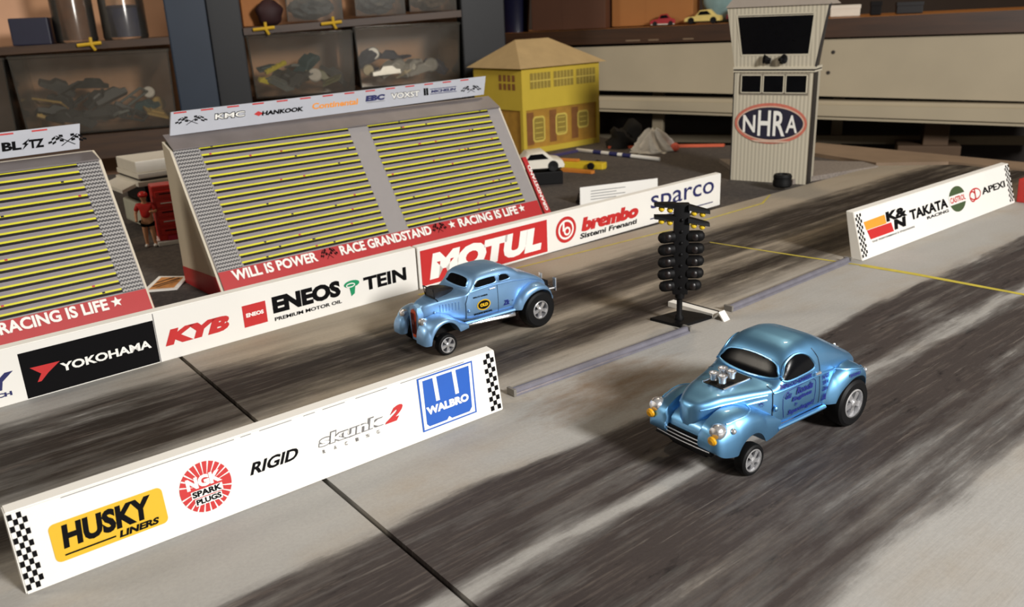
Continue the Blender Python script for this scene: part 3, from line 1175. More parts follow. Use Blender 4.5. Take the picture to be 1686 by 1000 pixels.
for k in range(3):
    x0 = .10 + k * .245
    d = Decal((0, .012, 0), (1, 0, 0), (0, 0, 1), .002)
    d.rect(x0 - .055, .07, x0 + .02, .325, BRN).poly(rrect(x0 + .010, .085 + .03 * k, x0 + .140, .290, .03), LY).poly(rrect(x0 + .024, .100 + .03 * k, x0 + .126, .276, .02), PANE)
    for j in range(4):
        d.rect(x0 + .035, .115 + .02 * k + .04 * j, x0 + .115, .121 + .02 * k + .04 * j, LY, False)
    d.done('door', bl)

# ================================================================ CARS
BLUE = mat('metallic_blue_paint', (120, 178, 224), 0.45, 0.98, var=0.03, scale=60, coat=0.35)
BLUE2 = mat('pale_blue_paint', (142, 186, 230), 0.46, 0.82, var=0.03, scale=60, coat=0.35)
SCRIPT = mat('blue_script_ink', (22, 34, 112), 0.45, var=0.05)
LINE = mat('panel_gap', (30, 48, 66), 0.5)


def lower(tab, k, xa, xb, sh0, sh1, zb=.12):
    """bring the upper body down towards zb by k (blending in between xa and xb) and slide it back"""
    def zm(x, z):
        t = min(1, max(0, (x - xa) / (xb - xa)))
        kk = 1 + (k - 1) * t
        return z if z < zb else zb + (z - zb) * kk
    def xm(x):
        t = min(1, max(0, x / .10))
        return x + sh0 + sh1 * t * t * (3 - 2 * t)
    return [(xm(r[0]), r[1], r[2], zm(r[0], r[3]), r[4], zm(r[0], r[5])) for r in tab], (zm, xm)


def fn(tab, col):
    return pchip([r[0] for r in tab], [r[col] for r in tab])


def body_rings(tab, n=80, p=.72, q=.72, nu=14):
    """tab rows: x, z bottom, y bottom, z belt, y belt, z top"""
    F = [fn(tab, i) for i in range(1, 6)]
    x0, x1 = tab[0][0], tab[-1][0]
    rings = []
    for i in range(n + 1):
        x = x0 + (x1 - x0) * i / n
        zb, yb, zl, yl, zt = [f(x) for f in F]
        half = [(0, zb), (yb * .6, zb), (yb * .92, zb), (yb, zb + (zl - zb) * .08)]
        for k in (.25, .45, .65, .85):
            bul = .035 * math.sin(k * PI)
            half.append((yb + (yl - yb) * k + yl * bul, zb + (zl - zb) * k))
        half.append((yl, zl))
        for k in range(1, nu):
            a = PI / 2 * k / nu
            half.append((yl * math.cos(a) ** p, zl + (zt - zl) * math.sin(a) ** q))
        half.append((0, zt))
        ring = [Vector((x, -y, z)) for y, z in half] + [Vector((x, y, z)) for y, z in half[-2:0:-1]]
        rings.append(ring)
    return rings


def fender_rings(tab, arch, side, n=60):
    """tab rows: x, z top, y inner, y outer, z lower; arch: cx, cz, r"""
    F = [fn(tab, i) for i in range(1, 5)]
    x0, x1 = tab[0][0], tab[-1][0]
    rings = []
    for i in range(n + 1):
        x = x0 + (x1 - x0) * i / n
        zt, yi, yo, zl = [f(x) for f in F]
        dx = abs(x - arch[0])
        if dx < arch[2]:
            zl = max(zl, arch[1] + math.sqrt(arch[2] ** 2 - dx * dx) * arch[3])
        zl = min(zl, zt - .006)
        pts = [(yi, zl), (yi, zl + (zt - zl) * .75), (yi + (yo - yi) * .12, zt)]
        for k in range(1, 10):
            a = PI / 2 * k / 9
            pts.append((yi + (yo - yi) * (.12 + .88 * math.sin(a) ** .8), zl + (zt - zl) * (.25 + .75 * math.cos(a) ** .7)))
        pts += [(yo, zl + (zt - zl) * .12), (yo * .995, zl), ((yi + yo) / 2, zl)]
        rings.append([Vector((x, side * y, z)) for y, z in pts])
    return rings


class Skin:
    """things laid on a curved body"""
    def __init__(s, o, zm=None):
        s.zm, s.xm = zm or ((lambda x, z: z), (lambda x: x))
        b = bmesh.new()
        b.from_mesh(o.data)
        s.t = BVHTree.FromBMesh(b)
        b.free()

    def hit(s, p, axis):
        if axis == 'side':
            o_, d = Vector((s.xm(p[0]), -1, s.zm(p[0], p[1]))), Vector((0, 1, 0))
        elif axis == 'far':
            o_, d = Vector((s.xm(p[0]), 1, s.zm(p[0], p[1]))), Vector((0, -1, 0))
        elif axis == 'front':
            o_, d = Vector((-1, p[0], s.zm(1, p[1]))), Vector((1, 0, 0))
        else:
            o_, d = Vector((s.xm(p[0]), p[1], 1)), Vector((0, 0, -1))
        h, n, i, dist = s.t.ray_cast(o_, d)
        if h is None:
            return None
        if n.dot(d) > 0:
            n = -n
        return h, n

    def pts(s, poly, axis, eps):
        r = []
        for p in poly:
            h = s.hit(p, axis)
            if h:
                r.append(h[0] + h[1] * eps)
        return r

    def patch(s, poly, axis, eps=.0015, step=.006):
        v = [Vector(p) for p in poly]
        n = len(v)
        xs, ys = [p.x for p in v], [p.y for p in v]
        x = min(xs) + step / 2
        while x < max(xs):
            y = min(ys) + step / 2
            while y < max(ys):
                v.append(Vector((x, y)))
                y += step
            x += step
        vo, eo, fo, *_ = delaunay_2d_cdt(v, [(i, (i + 1) % n) for i in range(n)], [], 1, 1e-6)
        bm = bmesh.new()
        V_ = []
        for p in vo:
            h = s.hit(p, axis)
            V_.append(bm.verts.new(h[0] + h[1] * eps) if h else None)
        for f in fo:
            q = [V_[i] for i in f]
            if None not in q:
                try:
                    bm.faces.new(q)
                except ValueError:
                    pass
        return bm

    def line(s, bm, poly, axis, r, eps=0.0, closed=False, sub=6):
        P = []
        m = len(poly)
        for i in range(m if closed else m - 1):
            a, b = Vector(poly[i]), Vector(poly[(i + 1) % m])
            k = max(1, int((b - a).length / .008)) if sub else 1
            for j in range(k):
                P.append(a.lerp(b, j / k))
        if not closed:
            P.append(Vector(poly[-1]))
        tube(bm, s.pts(P, axis, eps), r, 6, closed=closed)

    def text(s, bm, t, x0, x1, z0, z1, axis, eps=.0022, bold=.02, shear=0., skew=0., mi=0):
        vs, fs = text2d(t, x0, x1, z0, z1, bold, shear, skew)
        V_ = []
        for p in vs:
            h = s.hit(p, axis)
            V_.append(bm.verts.new(h[0] + h[1] * eps) if h else None)
        for f in fs:
            q = [V_[i] for i in f]
            if None not in q:
                try:
                    g = bm.faces.new(q)
                    g.material_index = mi
                except ValueError:
                    pass


def spline(pts, n=6, closed=True):
    """Catmull-Rom through 2d points"""
    r = []
    m = len(pts)
    for i in range(m if closed else m - 1):
        p = [pts[(i + k) % m] if closed else pts[min(max(i + k, 0), m - 1)] for k in (-1, 0, 1, 2)]
        for j in range(n):
            t = j / n
            r.append(tuple(.5 * ((2 * p[1][c]) + (-p[0][c] + p[2][c]) * t + (2 * p[0][c] - 5 * p[1][c] + 4 * p[2][c] - p[3][c]) * t * t + (-p[0][c] + 3 * p[1][c] - 3 * p[2][c] + p[3][c]) * t ** 3) for c in (0, 1)))
    if not closed:
        r.append(pts[-1])
    return r


def wheel(parent, x, y, r, w, side, rim, spokes=5):
    """side -1: outer face towards -y"""
    bm = bmesh.new()
    ax = (0, side, 0)
    c = (x, y, r)
    h = w / 2
    lathe(bm, [(rim, -h), (r * .86, -h), (r * .96, -h * .8), (r, -h * .5), (r, h * .5), (r * .96, h * .82), (r * .86, h), (rim * 1.08, h), (rim, h * .9), (rim, h * .2), (.001, h * .2)], c, ax, 32)
    o = link('wheel', bm, RUBBER, parent, True, 30)
    bm = bmesh.new()
    lathe(bm, [(rim * .99, h * .2), (rim * .99, h * .96), (rim * .90, h * 1.0), (rim * .84, h * .72), (rim * .83, h * .45)], c, ax, 28)
    lathe(bm, [(rim * .84, h * .30), (rim * .84, h * .47), (.001, h * .47)], c, ax, 28, 1)
    lathe(bm, [(rim * .26, h * .40), (rim * .26, h * .95), (rim * .16, h * 1.04), (.0005, h * 1.05)], c, ax, 14)
    X, Y, D_ = basis(ax)
    for k in range(spokes):
        a = 2 * PI * k / spokes + .3
        e = X * math.cos(a) + Y * math.sin(a)
        t = X * -math.sin(a) + Y * math.cos(a)
        cc = Vector(c)
        p0, p1 = cc + e * rim * .18 + D_ * h * .86, cc + e * rim * .86 + D_ * h * .80
        w0, w1 = rim * .15, rim * .20
        hexa(bm, [p0 - t * w0 - D_ * h * .3, p0 + t * w0 - D_ * h * .3, p1 + t * w1 - D_ * h * .3, p1 - t * w1 - D_ * h * .3,
                  p0 - t * w0, p0 + t * w0, p1 + t * w1, p1 - t * w1])
    link('rim', bm, [CHROME, mat('rim_shadow_grey', (46, 46, 50), 0.4, 0.5)], o, True, 30)
    return o


def chassis(parent, x0, x1, w, wheels):
    bm = bmesh.new()
    box(bm, (x0, -w, .050), (x1, w, .098), bev=.006)
    for x, r, ww in wheels:
        tube(bm, [(x, -ww, r), (x, ww, r)], .007, 8)
        box(bm, (x - .012, -.03, r), (x + .012, .03, .07))
    link('chassis', bm, BLACKP, parent)


# ---- round roofed coupe in the near lane
near = g0 = Vector((.548, 1.752, 0))
ANG = R(35.7)
Yl = Vector((-math.sin(ANG), math.cos(ANG), 0))
o0 = near + Yl * .122
car = thing('model_coupe', 'metallic blue model coupe with rounded roof and blue door script, in the near lane', 'toy car', o0, ANG)
body_tab = [
    # x, zbot, ybot, zbelt, ybelt, ztop
    (-.114, .110, .008, .150, .009, .166), (-.110, .102, .018, .158, .020, .175), (-.085, .094, .036, .166, .041, .184), (-.04, .090, .052, .174, .060, .195),
    (.02, .086, .072, .182, .080, .203), (.05, .083, .088, .186, .093, .207), (.070, .082, .099, .188, .101, .209), (.082, .082, .101, .189, .103, .222),
    (.098, .082, .102, .190, .104, .254), (.114, .082, .103, .190, .105, .278), (.136, .082, .103, .190, .106, .294), (.17, .082, .103, .190, .106, .303), (.205, .082, .103, .189, .105, .304),
    (.245, .082, .103, .187, .103, .296), (.29, .082, .100, .183, .100, .272), (.335, .082, .096, .178, .095, .242), (.38, .082, .09, .168, .087, .212),
    (.42, .084, .08, .155, .075, .186), (.448, .088, .066, .138, .060, .158), (.464, .094, .044, .120, .040, .130), (.468, .10, .02, .110, .018, .114)]
body_tab, zmap = lower(body_tab, .83, -.06, .05, .012, .020)
bm = bmesh.new()
loft(bm, body_rings(body_tab, 100, .44, .74))
ff = [(-.118, .112, .052, .094, .100), (-.112, .136, .050, .106, .088), (-.09, .154, .048, .115, .076), (-.05, .168, .048, .119, .070), (-.02, .170, .048, .119, .07),
      (.02, .160, .06, .117, .068), (.07, .134, .08, .112, .068), (.118, .108, .09, .106, .074)]
rf = [(.285, .112, .08, .104, .088), (.30, .140, .08, .114, .086), (.325, .165, .075, .124, .086), (.36, .178, .07, .130, .086), (.395, .175, .066, .130, .086), (.44, .152, .06, .122, .084), (.482, .112, .05, .10, .084)]
for sd in (-1, 1):
    loft(bm, fender_rings(ff, (0, .046, .056, 1.10), sd))
    loft(bm, fender_rings(rf, (.390, .066, .074, 1.02), sd))
# catwalk between nose and front fenders
rings = []
for x, w, zb, zt in ((-.104, .085, .088, .110), (-.101, .090, .084, .122), (-.088, .092, .082, .134), (-.06, .088, .085, .146), (0, .085, .09, .156), (.03, .08, .09, .158)):
    rings.append([Vector((x, y, z)) for y, z in ((-w, zb), (-w, zb + (zt - zb) * .7), (-w * .8, zt), (-w * .4, zt + .004), (w * .4, zt + .004), (w * .8, zt), (w, zb + (zt - zb) * .7), (w, zb))])
loft(bm, rings)
# sill step
for sd in (-1, 1):
    tube(bm, [(.105, sd * .104, .081), (.292, sd * .106, .081)], .006, 8)
body = link('body', bm, BLUE, car, True, 38)
sk = Skin(body, zmap)
# windows
ws = spline([(-.082, .219), (-.083, .236), (-.064, .257), (0, .265), (.064, .257), (.083, .236), (.082, .219), (0, .212)], 5)
w = link('windscreen', sk.patch(ws, 'front'), GLASSD, car, True)
bm = bmesh.new()
sk.line(bm, ws, 'front', .0028, .001, True, 0)
link('window_trim', bm, BLUE, w, True)
sw = [(.093, .214), (.100, .240), (.115, .262), (.140, .275), (.168, .273), (.192, .254), (.203, .221), (.146, .213)]
sw = spline(sw, 5)
for ax in ('side', 'far'):
    w = link('side_window', sk.patch(sw, ax), GLASSD, car, True)
    bm = bmesh.new()
    sk.line(bm, sw, ax, .0030, .001, True, 0)
    link('window_trim', bm, BLUE, w, True)
    for pl, r_ in (([(.062, .120), (.062, .204), (.074, .214)], .0018), ([(.232, .100), (.230, .205), (.222, .245), (.206, .276)], .0014)):
        bm = bmesh.new()
        sk.line(bm, pl, ax, r_)
        link('door_gap', bm, LINE, car)
    bm = bmesh.new()
    sk.line(bm, [(.064, .188), (.12, .190), (.20, .189), (.26, .185), (.335, .177), (.40, .160)], ax, .0026, .0006)
    sk.line(bm, [(-.088, .150), (-.04, .157), (.0, .163), (.050, .172)], ax, .0024, .0006)
    sk.line(bm, [(-.10, .164), (-.06, .171), (.0, .179), (.052, .186)], ax, .0022, .0)
    link('belt_moulding', bm, BLUE, car, True)
    bm = bmesh.new()
    h = sk.hit((.214, .199), ax)[0]
    sg = -1 if ax == 'side' else 1
    tube(bm, [h + Vector((-.010, sg * .006, 0)), h + Vector((.008, sg * .007, .001))], [.003, .0042], 8)
    tube(bm, [h, h + Vector((0, sg * .006, 0))], .003, 8)
    link('door_handle', bm, CHROME, car, True)
    bm = bmesh.new()
    h = sk.hit((.066, .142), ax)[0]
    ball(bm, h + Vector((0, sg * .004, 0)), .0075, sc=(1, .7, 1), seg=12)
    link('hinge_knob', bm, BLUE, car, True)
    bm = bmesh.new()
    h = sk.hit((-.078, .140), ax)[0]
    ball(bm, h + Vector((-.002, sg * .003, -.004)), .0075, seg=12)
    link('side_lamp', bm, CHROME, car, True)
# door script
bm = bmesh.new()
ax = 'side'
sk.text(bm, 'MALCO GASSER', .080, .196, .1945, .2075, ax, bold=.05, shear=.2)
sk.text(bm, 'Gas', .092, .120, .158, .178, ax, bold=.03, shear=.35)
sk.text(bm, 'Ronda', .132, .205, .160, .181, ax, bold=.04, shear=.35)
sk.text(bm, 'Engines', .116, .198, .140, .156, ax, bold=.04, shear=.35)
sk.text(bm, 'by', .128, .142, .124, .137, ax, bold=.03, shear=.3)
sk.text(bm, 'Supercharged', .104, .206, .104, .120, ax, bold=.04, shear=.35)
sk.text(bm, 'A/GS', .240, .272, .168, .182, ax, bold=.05)
sk.text(bm, '314', .243, .268, .150, .162, ax, bold=.06)
sk.text(bm, 'Cams', .241, .270, .130, .144, ax, bold=.05, shear=.3)
sk.text(bm, 'USA', .240, .264, .102, .120, ax, bold=.06, shear=.3)
sk.text(bm, '*', .034, .046, .150, .166, ax, bold=.08)
link('door_script', bm, SCRIPT, car)['label'] = 'dark blue script lettering'
bm = bmesh.new()
if True:
    sk.line(bm, spline([(.094, .104), (.088, .140), (.094, .174), (.14, .184), (.206, .183), (.213, .15), (.209, .104)], 5, False), 'side', .0008, .0004)
link('door_scroll', bm, SCRIPT, car)
bm = bmesh.new()
sk.text(bm, 'ENGINES', .322, .364, .156, .165, 'side', eps=.004, bold=.05)
link('fender_script', bm, SCRIPT, car)
# hood opening with carburettors
w = link('hood_opening', sk.patch([(-.022, -.032), (.066, -.034), (.066, .034), (-.022, .032)], 'top', .0012), mat('engine_black', (8, 8, 9), 0.5), car)
for x in (.008, .040):
    for y in (-.013, .013):
        bm = bmesh.new()
        z = .200 + .10 * x
        lathe(bm, [(.0095, 0), (.0095, .013), (.012, .014), (.012, .018), (.008, .018), (.006, .012)], c=(x, y, z), seg=14)
        link('carburettor', bm, CHROME, w, True)
bm = bmesh.new()
for y in (-.028, .028):
    tube(bm, sk.pts([(-.020 + .01 * k, y * 1.12) for k in range(9)], 'top', .001), .0024, 8)
link('opening_rim', bm, CHROME, w, True)
# grille
bm = bmesh.new()
prism(bm, [(-.1105, -.086, .074), (-.1105, .086, .074), (-.1075, .082, .108), (-.1075, -.082, .108)], (.012, 0, 0))
gr = link('grille', bm, BLACKP, car)
for k in range(3):
    bm = bmesh.new()
    z = .0830 + .0095 * k
    tube(bm, [(-.1095, -.082, z), (-.1125, -.04, z), (-.1135, 0, z), (-.1125, .04, z), (-.1095, .082, z)], .0017, 6)
    link('grille_bar', bm, mat('dull_chrome', (150, 152, 158), 0.3, 0.9), gr, True)
for sd in (-1, 1):
    bm = bmesh.new()
    lathe(bm, [(.004, -.03), (.014, -.022), (.019, -.008), (.019, 0), (.014, .008), (.001, .012)], c=(-.104, sd * .094, .138), axis=(-1, 0, -.02), seg=16)
    h = link('headlamp', bm, CHROME, car, True)
    bm = bmesh.new()
    lathe(bm, [(.0115, 0), (.0115, .005), (.007, .009), (.001, .0095)], c=(-.117, sd * .096, .123), axis=(-1, 0, -.25), seg=14)
    link('amber_lamp', bm, mat('amber_lens', (222, 160, 30), 0.25), h, True)
bm = bmesh.new()
tube(bm, [(.496, -.05, .112), (.504, 0, .112), (.496, .05, .112)], .004, 8)
for sd in (-1, 1):
    tube(bm, [(.47, sd * .08, .112), (.500, sd * .082, .114)], .0045, 8)
    ball(bm, (.502, sd * .082, .114), .0075, seg=10)
link('rear_bumper', bm, CHROME, car, True)
bm = bmesh.new()
h = sk.hit((.400, -.03), 'top')[0]
ball(bm, h + Vector((0, 0, .003)), .0045, seg=8)
tube(bm, [h, h + Vector((.018, 0, -.008))], .0025, 6)
link('trunk_handle', bm, CHROME, car, True)
chassis(car, -.09, .43, .055, [(0, .040, .105), (.390, .065, .10)])
for sd in (-1, 1):
    wheel(car, 0, sd * .107, .040, .030, sd, .029)
    wheel(car, .390, sd * .101, .0655, .056, sd, .039)

# ---- chopped coupe in the far lane
ANG2 = R(36)
Yl = Vector((-math.sin(ANG2), math.cos(ANG2), 0))
o1 = Vector((-.213, 2.584, 0)) + Yl * .118
car = thing('model_coupe', 'pale blue model coupe with black hood scoop and orange grille, in the far lane', 'toy car', o1, ANG2)
body_tab = [
    (-.046, .050, .022, .135, .024, .150), (-.042, .052, .026, .138, .028, .156), (.0, .085, .042, .152, .046, .168), (.04, .085, .058, .164, .062, .177), (.075, .085, .074, .172, .078, .184),
    (.090, .084, .082, .178, .086, .190), (.104, .084, .085, .182, .087, .206), (.124, .084, .086, .186, .087, .236), (.140, .084, .087, .190, .087, .247), (.17, .084, .088, .193, .087, .252),
    (.22, .084, .088, .194, .087, .254), (.26, .084, .088, .193, .086, .250), (.29, .084, .087, .190, .085, .238), (.32, .084, .085, .186, .082, .216), (.36, .085, .082, .178, .077, .200),
    (.40, .086, .074, .165, .068, .180), (.44, .09, .058, .140, .052, .150), (.462, .094, .036, .118, .032, .122), (.468, .10, .02, .108, .016, .112)]
body_tab, zmap2 = lower(body_tab, .90, .0, .09, .006, .008)
bm = bmesh.new()
loft(bm, body_rings(body_tab, 100, .36, .50))
ff = [(-.082, .066, .056, .090, .048), (-.076, .090, .050, .104, .046), (-.058, .112, .044, .114, .048), (-.03, .126, .042, .118, .06), (0, .130, .042, .118, .07), (.03, .122, .05, .116, .07), (.06, .102, .066, .112, .068), (.092, .084, .08, .106, .070)]
rf = [(.288, .100, .07, .094, .080), (.305, .128, .068, .106, .080), (.335, .152, .066, .117, .082), (.375, .162, .06, .121, .084), (.41, .155, .056, .118, .084), (.44, .132, .05, .108, .084), (.466, .10, .046, .09, .082)]
for sd in (-1, 1):
    loft(bm, fender_rings(ff, (0, .042, .058, 1.22), sd))
    loft(bm, fender_rings(rf, (.385, .066, .073, 1.0), sd))
    tube(bm, [(.085, sd * .092, .082), (.292, sd * .092, .082)], .006, 8)
body = link('body', bm, BLUE2, car, True, 38)
sk = Skin(body, zmap2)
ws = spline([(-.058, .202), (-.060, .212), (-.050, .230), (0, .234), (.050, .230), (.060, .212), (.058, .202), (0, .199)], 5)
w = link('windscreen', sk.patch(ws, 'front'), GLASSD, car, True)
bm = bmesh.new()
sk.line(bm, ws, 'front', .0026, .001, True, 0)
link('window_trim', bm, BLUE2, w, True)
for nm, pl in (('side_window', [(.122, .203), (.128, .224), (.150, .230), (.196, .231), (.205, .226), (.205, .206), (.165, .202)]), ('quarter_window', [(.220, .206), (.222, .228), (.240, .230), (.257, .224), (.266, .208), (.245, .204)])):
    pl = spline(pl, 5)
    for ax in ('side', 'far'):
        w = link(nm, sk.patch(pl, ax), GLASSD, car, True)
        bm = bmesh.new()
        sk.line(bm, pl, ax, .0022, .0008, True, 0)
        link('window_trim', bm, BLUE2, w, True)
for ax in ('side', 'far'):
    sg = -1 if ax == 'side' else 1
    for pl, r_ in (([(.085, .092), (.084, .150), (.092, .180)], .0016), ([(.212, .090), (.212, .196)], .0012)):
        bm = bmesh.new()
        sk.line(bm, pl, ax, r_)
        link('door_gap', bm, LINE, car)
    bm = bmesh.new()
    sk.line(bm, [(.100, .190), (.18, .197), (.28, .193), (.36, .180), (.42, .156)], ax, .0024, .0004)
    link('belt_moulding', bm, BLUE2, car, True)
    bm = bmesh.new()
    for k in range(7):
        x = .012 + .009 * k
        sk.line(bm, [(x, .130 + .02 * (k > 2) * 0), (x, .154 + k * .001)], ax, .0016, .0006)
    link('hood_louvre', bm, BLUE2, car, True)
    bm = bmesh.new()
    h = sk.hit((.195, .186), ax)[0]
    tube(bm, [h + Vector((-.018, sg * .004, 0)), h + Vector((.004, sg * .005, .001))], [.002, .003], 8)
    link('door_handle', bm, CHROME, car, True)
    bm = bmesh.new()
    for (x, z) in ((-.006, .130), (.093, .12)):
        hh = sk.hit((x, z), ax)
        if hh:
            ball(bm, hh[0] + Vector((0, sg * .002, 0)), .005, seg=10)
    link('hood_clip', bm, BLUE2, car, True)
w = link('roundel', sk.patch(ell(.152, .132, .027, .0205, 26), 'side', .0016), INKYEL, car)
w['label'] = 'black and yellow oval door badge'
link('roundel_ground', sk.patch(ell(.152, .132, .023, .0165, 26), 'side', .0022), INK, w)
bm = bmesh.new()
sk.text(bm, 'OLD', .136, .168, .1255, .1385, 'side', .0030, .08)
link('roundel_letters', bm, INKYEL, w)
bm = bmesh.new()
sk.text(bm, 'MALCO GASSER', .112, .170, .164, .170, 'side', bold=.04)
sk.text(bm, 'ENGINE SPECIAL', .112, .186, .100, .107, 'side', bold=.06)
sk.text(bm, 'WORLD WILDEST', .006, .076, .1585, .166, 'side', bold=.06, skew=.14)
link('side_lettering', bm, INK, car)
bm = bmesh.new()
sk.text(bm, 'Zk', .232, .262, .108, .126, 'side', bold=.05, shear=.2)
sk.text(bm, '*', .268, .276, .112, .120, 'side', bold=.05)
link('rear_script', bm, SCRIPT, car)
# grille shell
bm = bmesh.new()
sh = [(-.018, .040), (.018, .040), (.026, .09), (.030, .135), (.024, .156), (0, .164), (-.024, .156), (-.030, .135), (-.026, .09)]
prism(bm, [(-.054, y, z - .006) for y, z in sh], (.024, 0, 0))
bmesh.ops.bevel(bm, geom=list(bm.edges), offset=.002, segments=2, affect='EDGES')
gr = link('grille_shell', bm, BLUE2, car, True)
bm = bmesh.new()
prism(bm, [(-.0565, y * .50, .094 + (z - .100) * .80) for y, z in sh], (.004, 0, 0))
gi = link('grille_insert', bm, mat('orange_red_grille', (206, 78, 36), 0.4, var=0.3, scale=60), gr)
bm = bmesh.new()
for k in range(-2, 3):
    tube(bm, [(-.0575, k * .0050, .058), (-.0585, k * .0050, .132)], .0011, 6)
box(bm, (-.0590, -.008, .092), (-.056, .008, .108))
link('grille_bars', bm, mat('dark_red_bar', (96, 26, 22), 0.4), gi)
for sd in (-1, 1):
    bm = bmesh.new()
    lathe(bm, [(.003, -.022), (.010, -.012), (.0145, 0), (.0145, .003), (.010, .008), (.001, .010)], c=(-.060, sd * .062, .116), axis=(-1, sd * .06, 0), seg=16)
    tube(bm, [(-.05, sd * .062, .106), (-.045, sd * .05, .085)], .004, 8)
    link('headlamp', bm, CHROME, car, True)
# hood scoop
bm = bmesh.new()
rings = []
for x, w_, zb, zt in ((.014, .030, .170, .200), (.03, .031, .168, .202), (.06, .028, .170, .199), (.085, .020, .176, .192), (.100, .010, .180, .186)):
    rings.append([Vector((x, -w_, zb)), Vector((x, -w_, zb + (zt - zb) * .7)), Vector((x, -w_ * .7, zt)), Vector((x, w_ * .7, zt)), Vector((x, w_, zb + (zt - zb) * .7)), Vector((x, w_, zb))])
loft(bm, rings)
sc = link('hood_scoop', bm, mat('scoop_black', (20, 17, 18), 0.4), car, True, 30)
bm = bmesh.new()
tube(bm, [(.0135, -.030, .171), (.008, -.031, .204), (.008, .031, .204), (.0135, .030, .171)], .0022, 6, closed=True)
link('scoop_lip', bm, mat('scoop_black', (20, 17, 18), 0.4), sc, True)
# parachute pack and push bar
bm = bmesh.new()
box(bm, (.468, -.022, .098), (.500, .022, .128), bev=.004)
pk = link('parachute_pack', bm, BLACKP, car, True)
bm = bmesh.new()
tube(bm, [(.46, -.03, .10), (.512, -.04, .100)], .003, 6)
tube(bm, [(.46, .03, .10), (.512, .04, .100)], .003, 6)
box(bm, (.512, -.050, .090), (.516, -.032, .140), bev=.0015)
box(bm, (.512, .032, .090), (.516, .050, .140), bev=.0015)
tube(bm, [(.514, -.045, .1), (.514, .045, .1)], .003, 6)
link('push_bar', bm, CHROME, car, True)
chassis(car, -.05, .42, .05, [(0, .0365, .10), (.385, .066, .095)])
bm = bmesh.new()
for sd in (-1, 1):
    tube(bm, [(.10, sd * .06, .066), (.27, sd * .075, .060), (.295, sd * .092, .066)], .007, 8)
link('exhaust_pipe', bm, CHROME, car, True)
for sd in (-1, 1):
    wheel(car, 0, sd * .103, .0365, .030, sd, .027)
    wheel(car, .385, sd * .094, .0660, .056, sd, .033)

# ================================================================ TOYS AND SCRAPS ON THE TABLE
def toy_car(label, loc, rz, L, W, H, paint, base, cat='toy car', group=None, wheels=True):
    o = thing('toy_car', label, cat, loc, rz, group)
    w = W / 2
    bm = bmesh.new()
    prof = [(-.5, .20), (-.49, .42), (-.40, .52), (-.20, .58), (-.08, .95), (.18, 1.0), (.33, .62), (.47, .55), (.5, .35), (.49, .20)]
    rings = []
    for f, sc in ((-1, .90), (-.86, .98), (0, 1.0), (.86, .98), (1, .90)):
        rings.append([Vector((x * L, f * w, H * (.2 + (z - .2) * sc))) for x, z in prof])
    loft(bm, rings)
    link('body', bm, paint, o, True, 40)
    for sd in (-1, 1):
        bm = bmesh.new()
        prism(bm, [(x * L, sd * w * 1.005, z * H) for x, z in ((-.13, .62), (-.06, .88), (.14, .90), (.24, .64))], (0, sd * .002, 0))
        link('side_window', bm, GLASSD, o)
        if wheels:
            for x in (-.31, .31):
                bm = bmesh.new()
                lathe(bm, [(.0, -.02 * L), (.085 * L, -.02 * L), (.095 * L, 0), (.085 * L, .03 * L), (.05 * L, .03 * L), (0, .02 * L)], c=(x * L, sd * w * .92, .095 * L), axis=(0, sd, 0), seg=18)
                link('wheel', bm, RUBBER, o, True)
    bm = bmesh.new()
    box(bm, (-.46 * L, -w * .8, H * .10 if wheels else 0), (.46 * L, w * .8, H * .30))
    link('base', bm, base, o)
    return o


IVORY = mat('ivory_plastic', (226, 220, 206), 0.45, var=0.06)
# white car on a black block behind the right end of the grandstand
o = thing('display_block', 'black block under the white toy car behind the grandstand', 'block', (.17, 5.60, TZ), R(8))
bm = bmesh.new()
box(bm, (-.19, -.09, 0), (.19, .09, .085), bev=.006)
link('block_body', bm, BLACKP, o)
toy_car('white toy car on a black block between grandstand and yellow building', (.17, 5.60, TZ + .085), R(8), .40, .20, .135, IVORY, BLACKP)

# red card flange at the right end of the grandstand
gs_o = Vector((-1.166, 3.322, 0))
rs = thing('red_card_strip', 'red card strip with white lettering along the right end of the grandstand', 'card', (gs_o + Xg * (GL + .018)).to_tuple(), R(40.5))
Td = Vector((0, GY, GZ)).normalized()
bm = bmesh.new()
prism(bm, [Td * .005, Td * .005 + Vector((.045, 0, 0)), Td * .36 + Vector((.030, 0, 0)), Td * .36 + Vector((.002, 0, 0))], Vector((0, .012, -.004)))
link('strip_card', bm, REDC, rs)
d = Decal((0, 0, 0), Td, Vector((-1, 0, 0)), .0016)
d.text('GRANDSTAND', .04, .31, -.034, -.012, INKWHITE, .03)
d.done('strip_lettering', rs)

# white motor home between the stands
vn = thing('toy_motorhome', 'white toy motorhome with dark windows between the two grandstands', 'toy vehicle', (-1.99, 4.60, TZ), R(40))
vn.scale = (1, 1, .93)
bm = bmesh.new()
box(bm, (0, 0, .035), (.75, .36, .175), bev=.012)
link('lower_body', bm, mat('pale_green_white_plastic', (190, 190, 172), 0.5), vn)
bm = bmesh.new()
box(bm, (.03, .015, .17), (.73, .345, .29))
link('window_band', bm, GLASSD, vn)
bm = bmesh.new()
box(bm, (-.01, -.012, .285), (.76, .372, .315), bev=.005)
box(bm, (.0, -.004, .330), (.75, .364, .36), bev=.004)
link('roof_rim', bm, IVORY, vn)
bm = bmesh.new()
box(bm, (.01, .0, .315), (.74, .36, .335))
link('roof_gap', bm, DKTRIM, vn)
bm = bmesh.new()
box(bm, (.0, .01, .36), (.34, .34, .43), bev=.006)
link('roof_box', bm, IVORY, vn)
bm = bmesh.new()
hexa(bm, [(-.085, .03, .255), (.0, .03, .285), (.0, .36, .285), (-.085, .36, .255), (-.085, .03, .275), (.0, .03, .305), (.0, .36, .305), (-.085, .36, .275)])
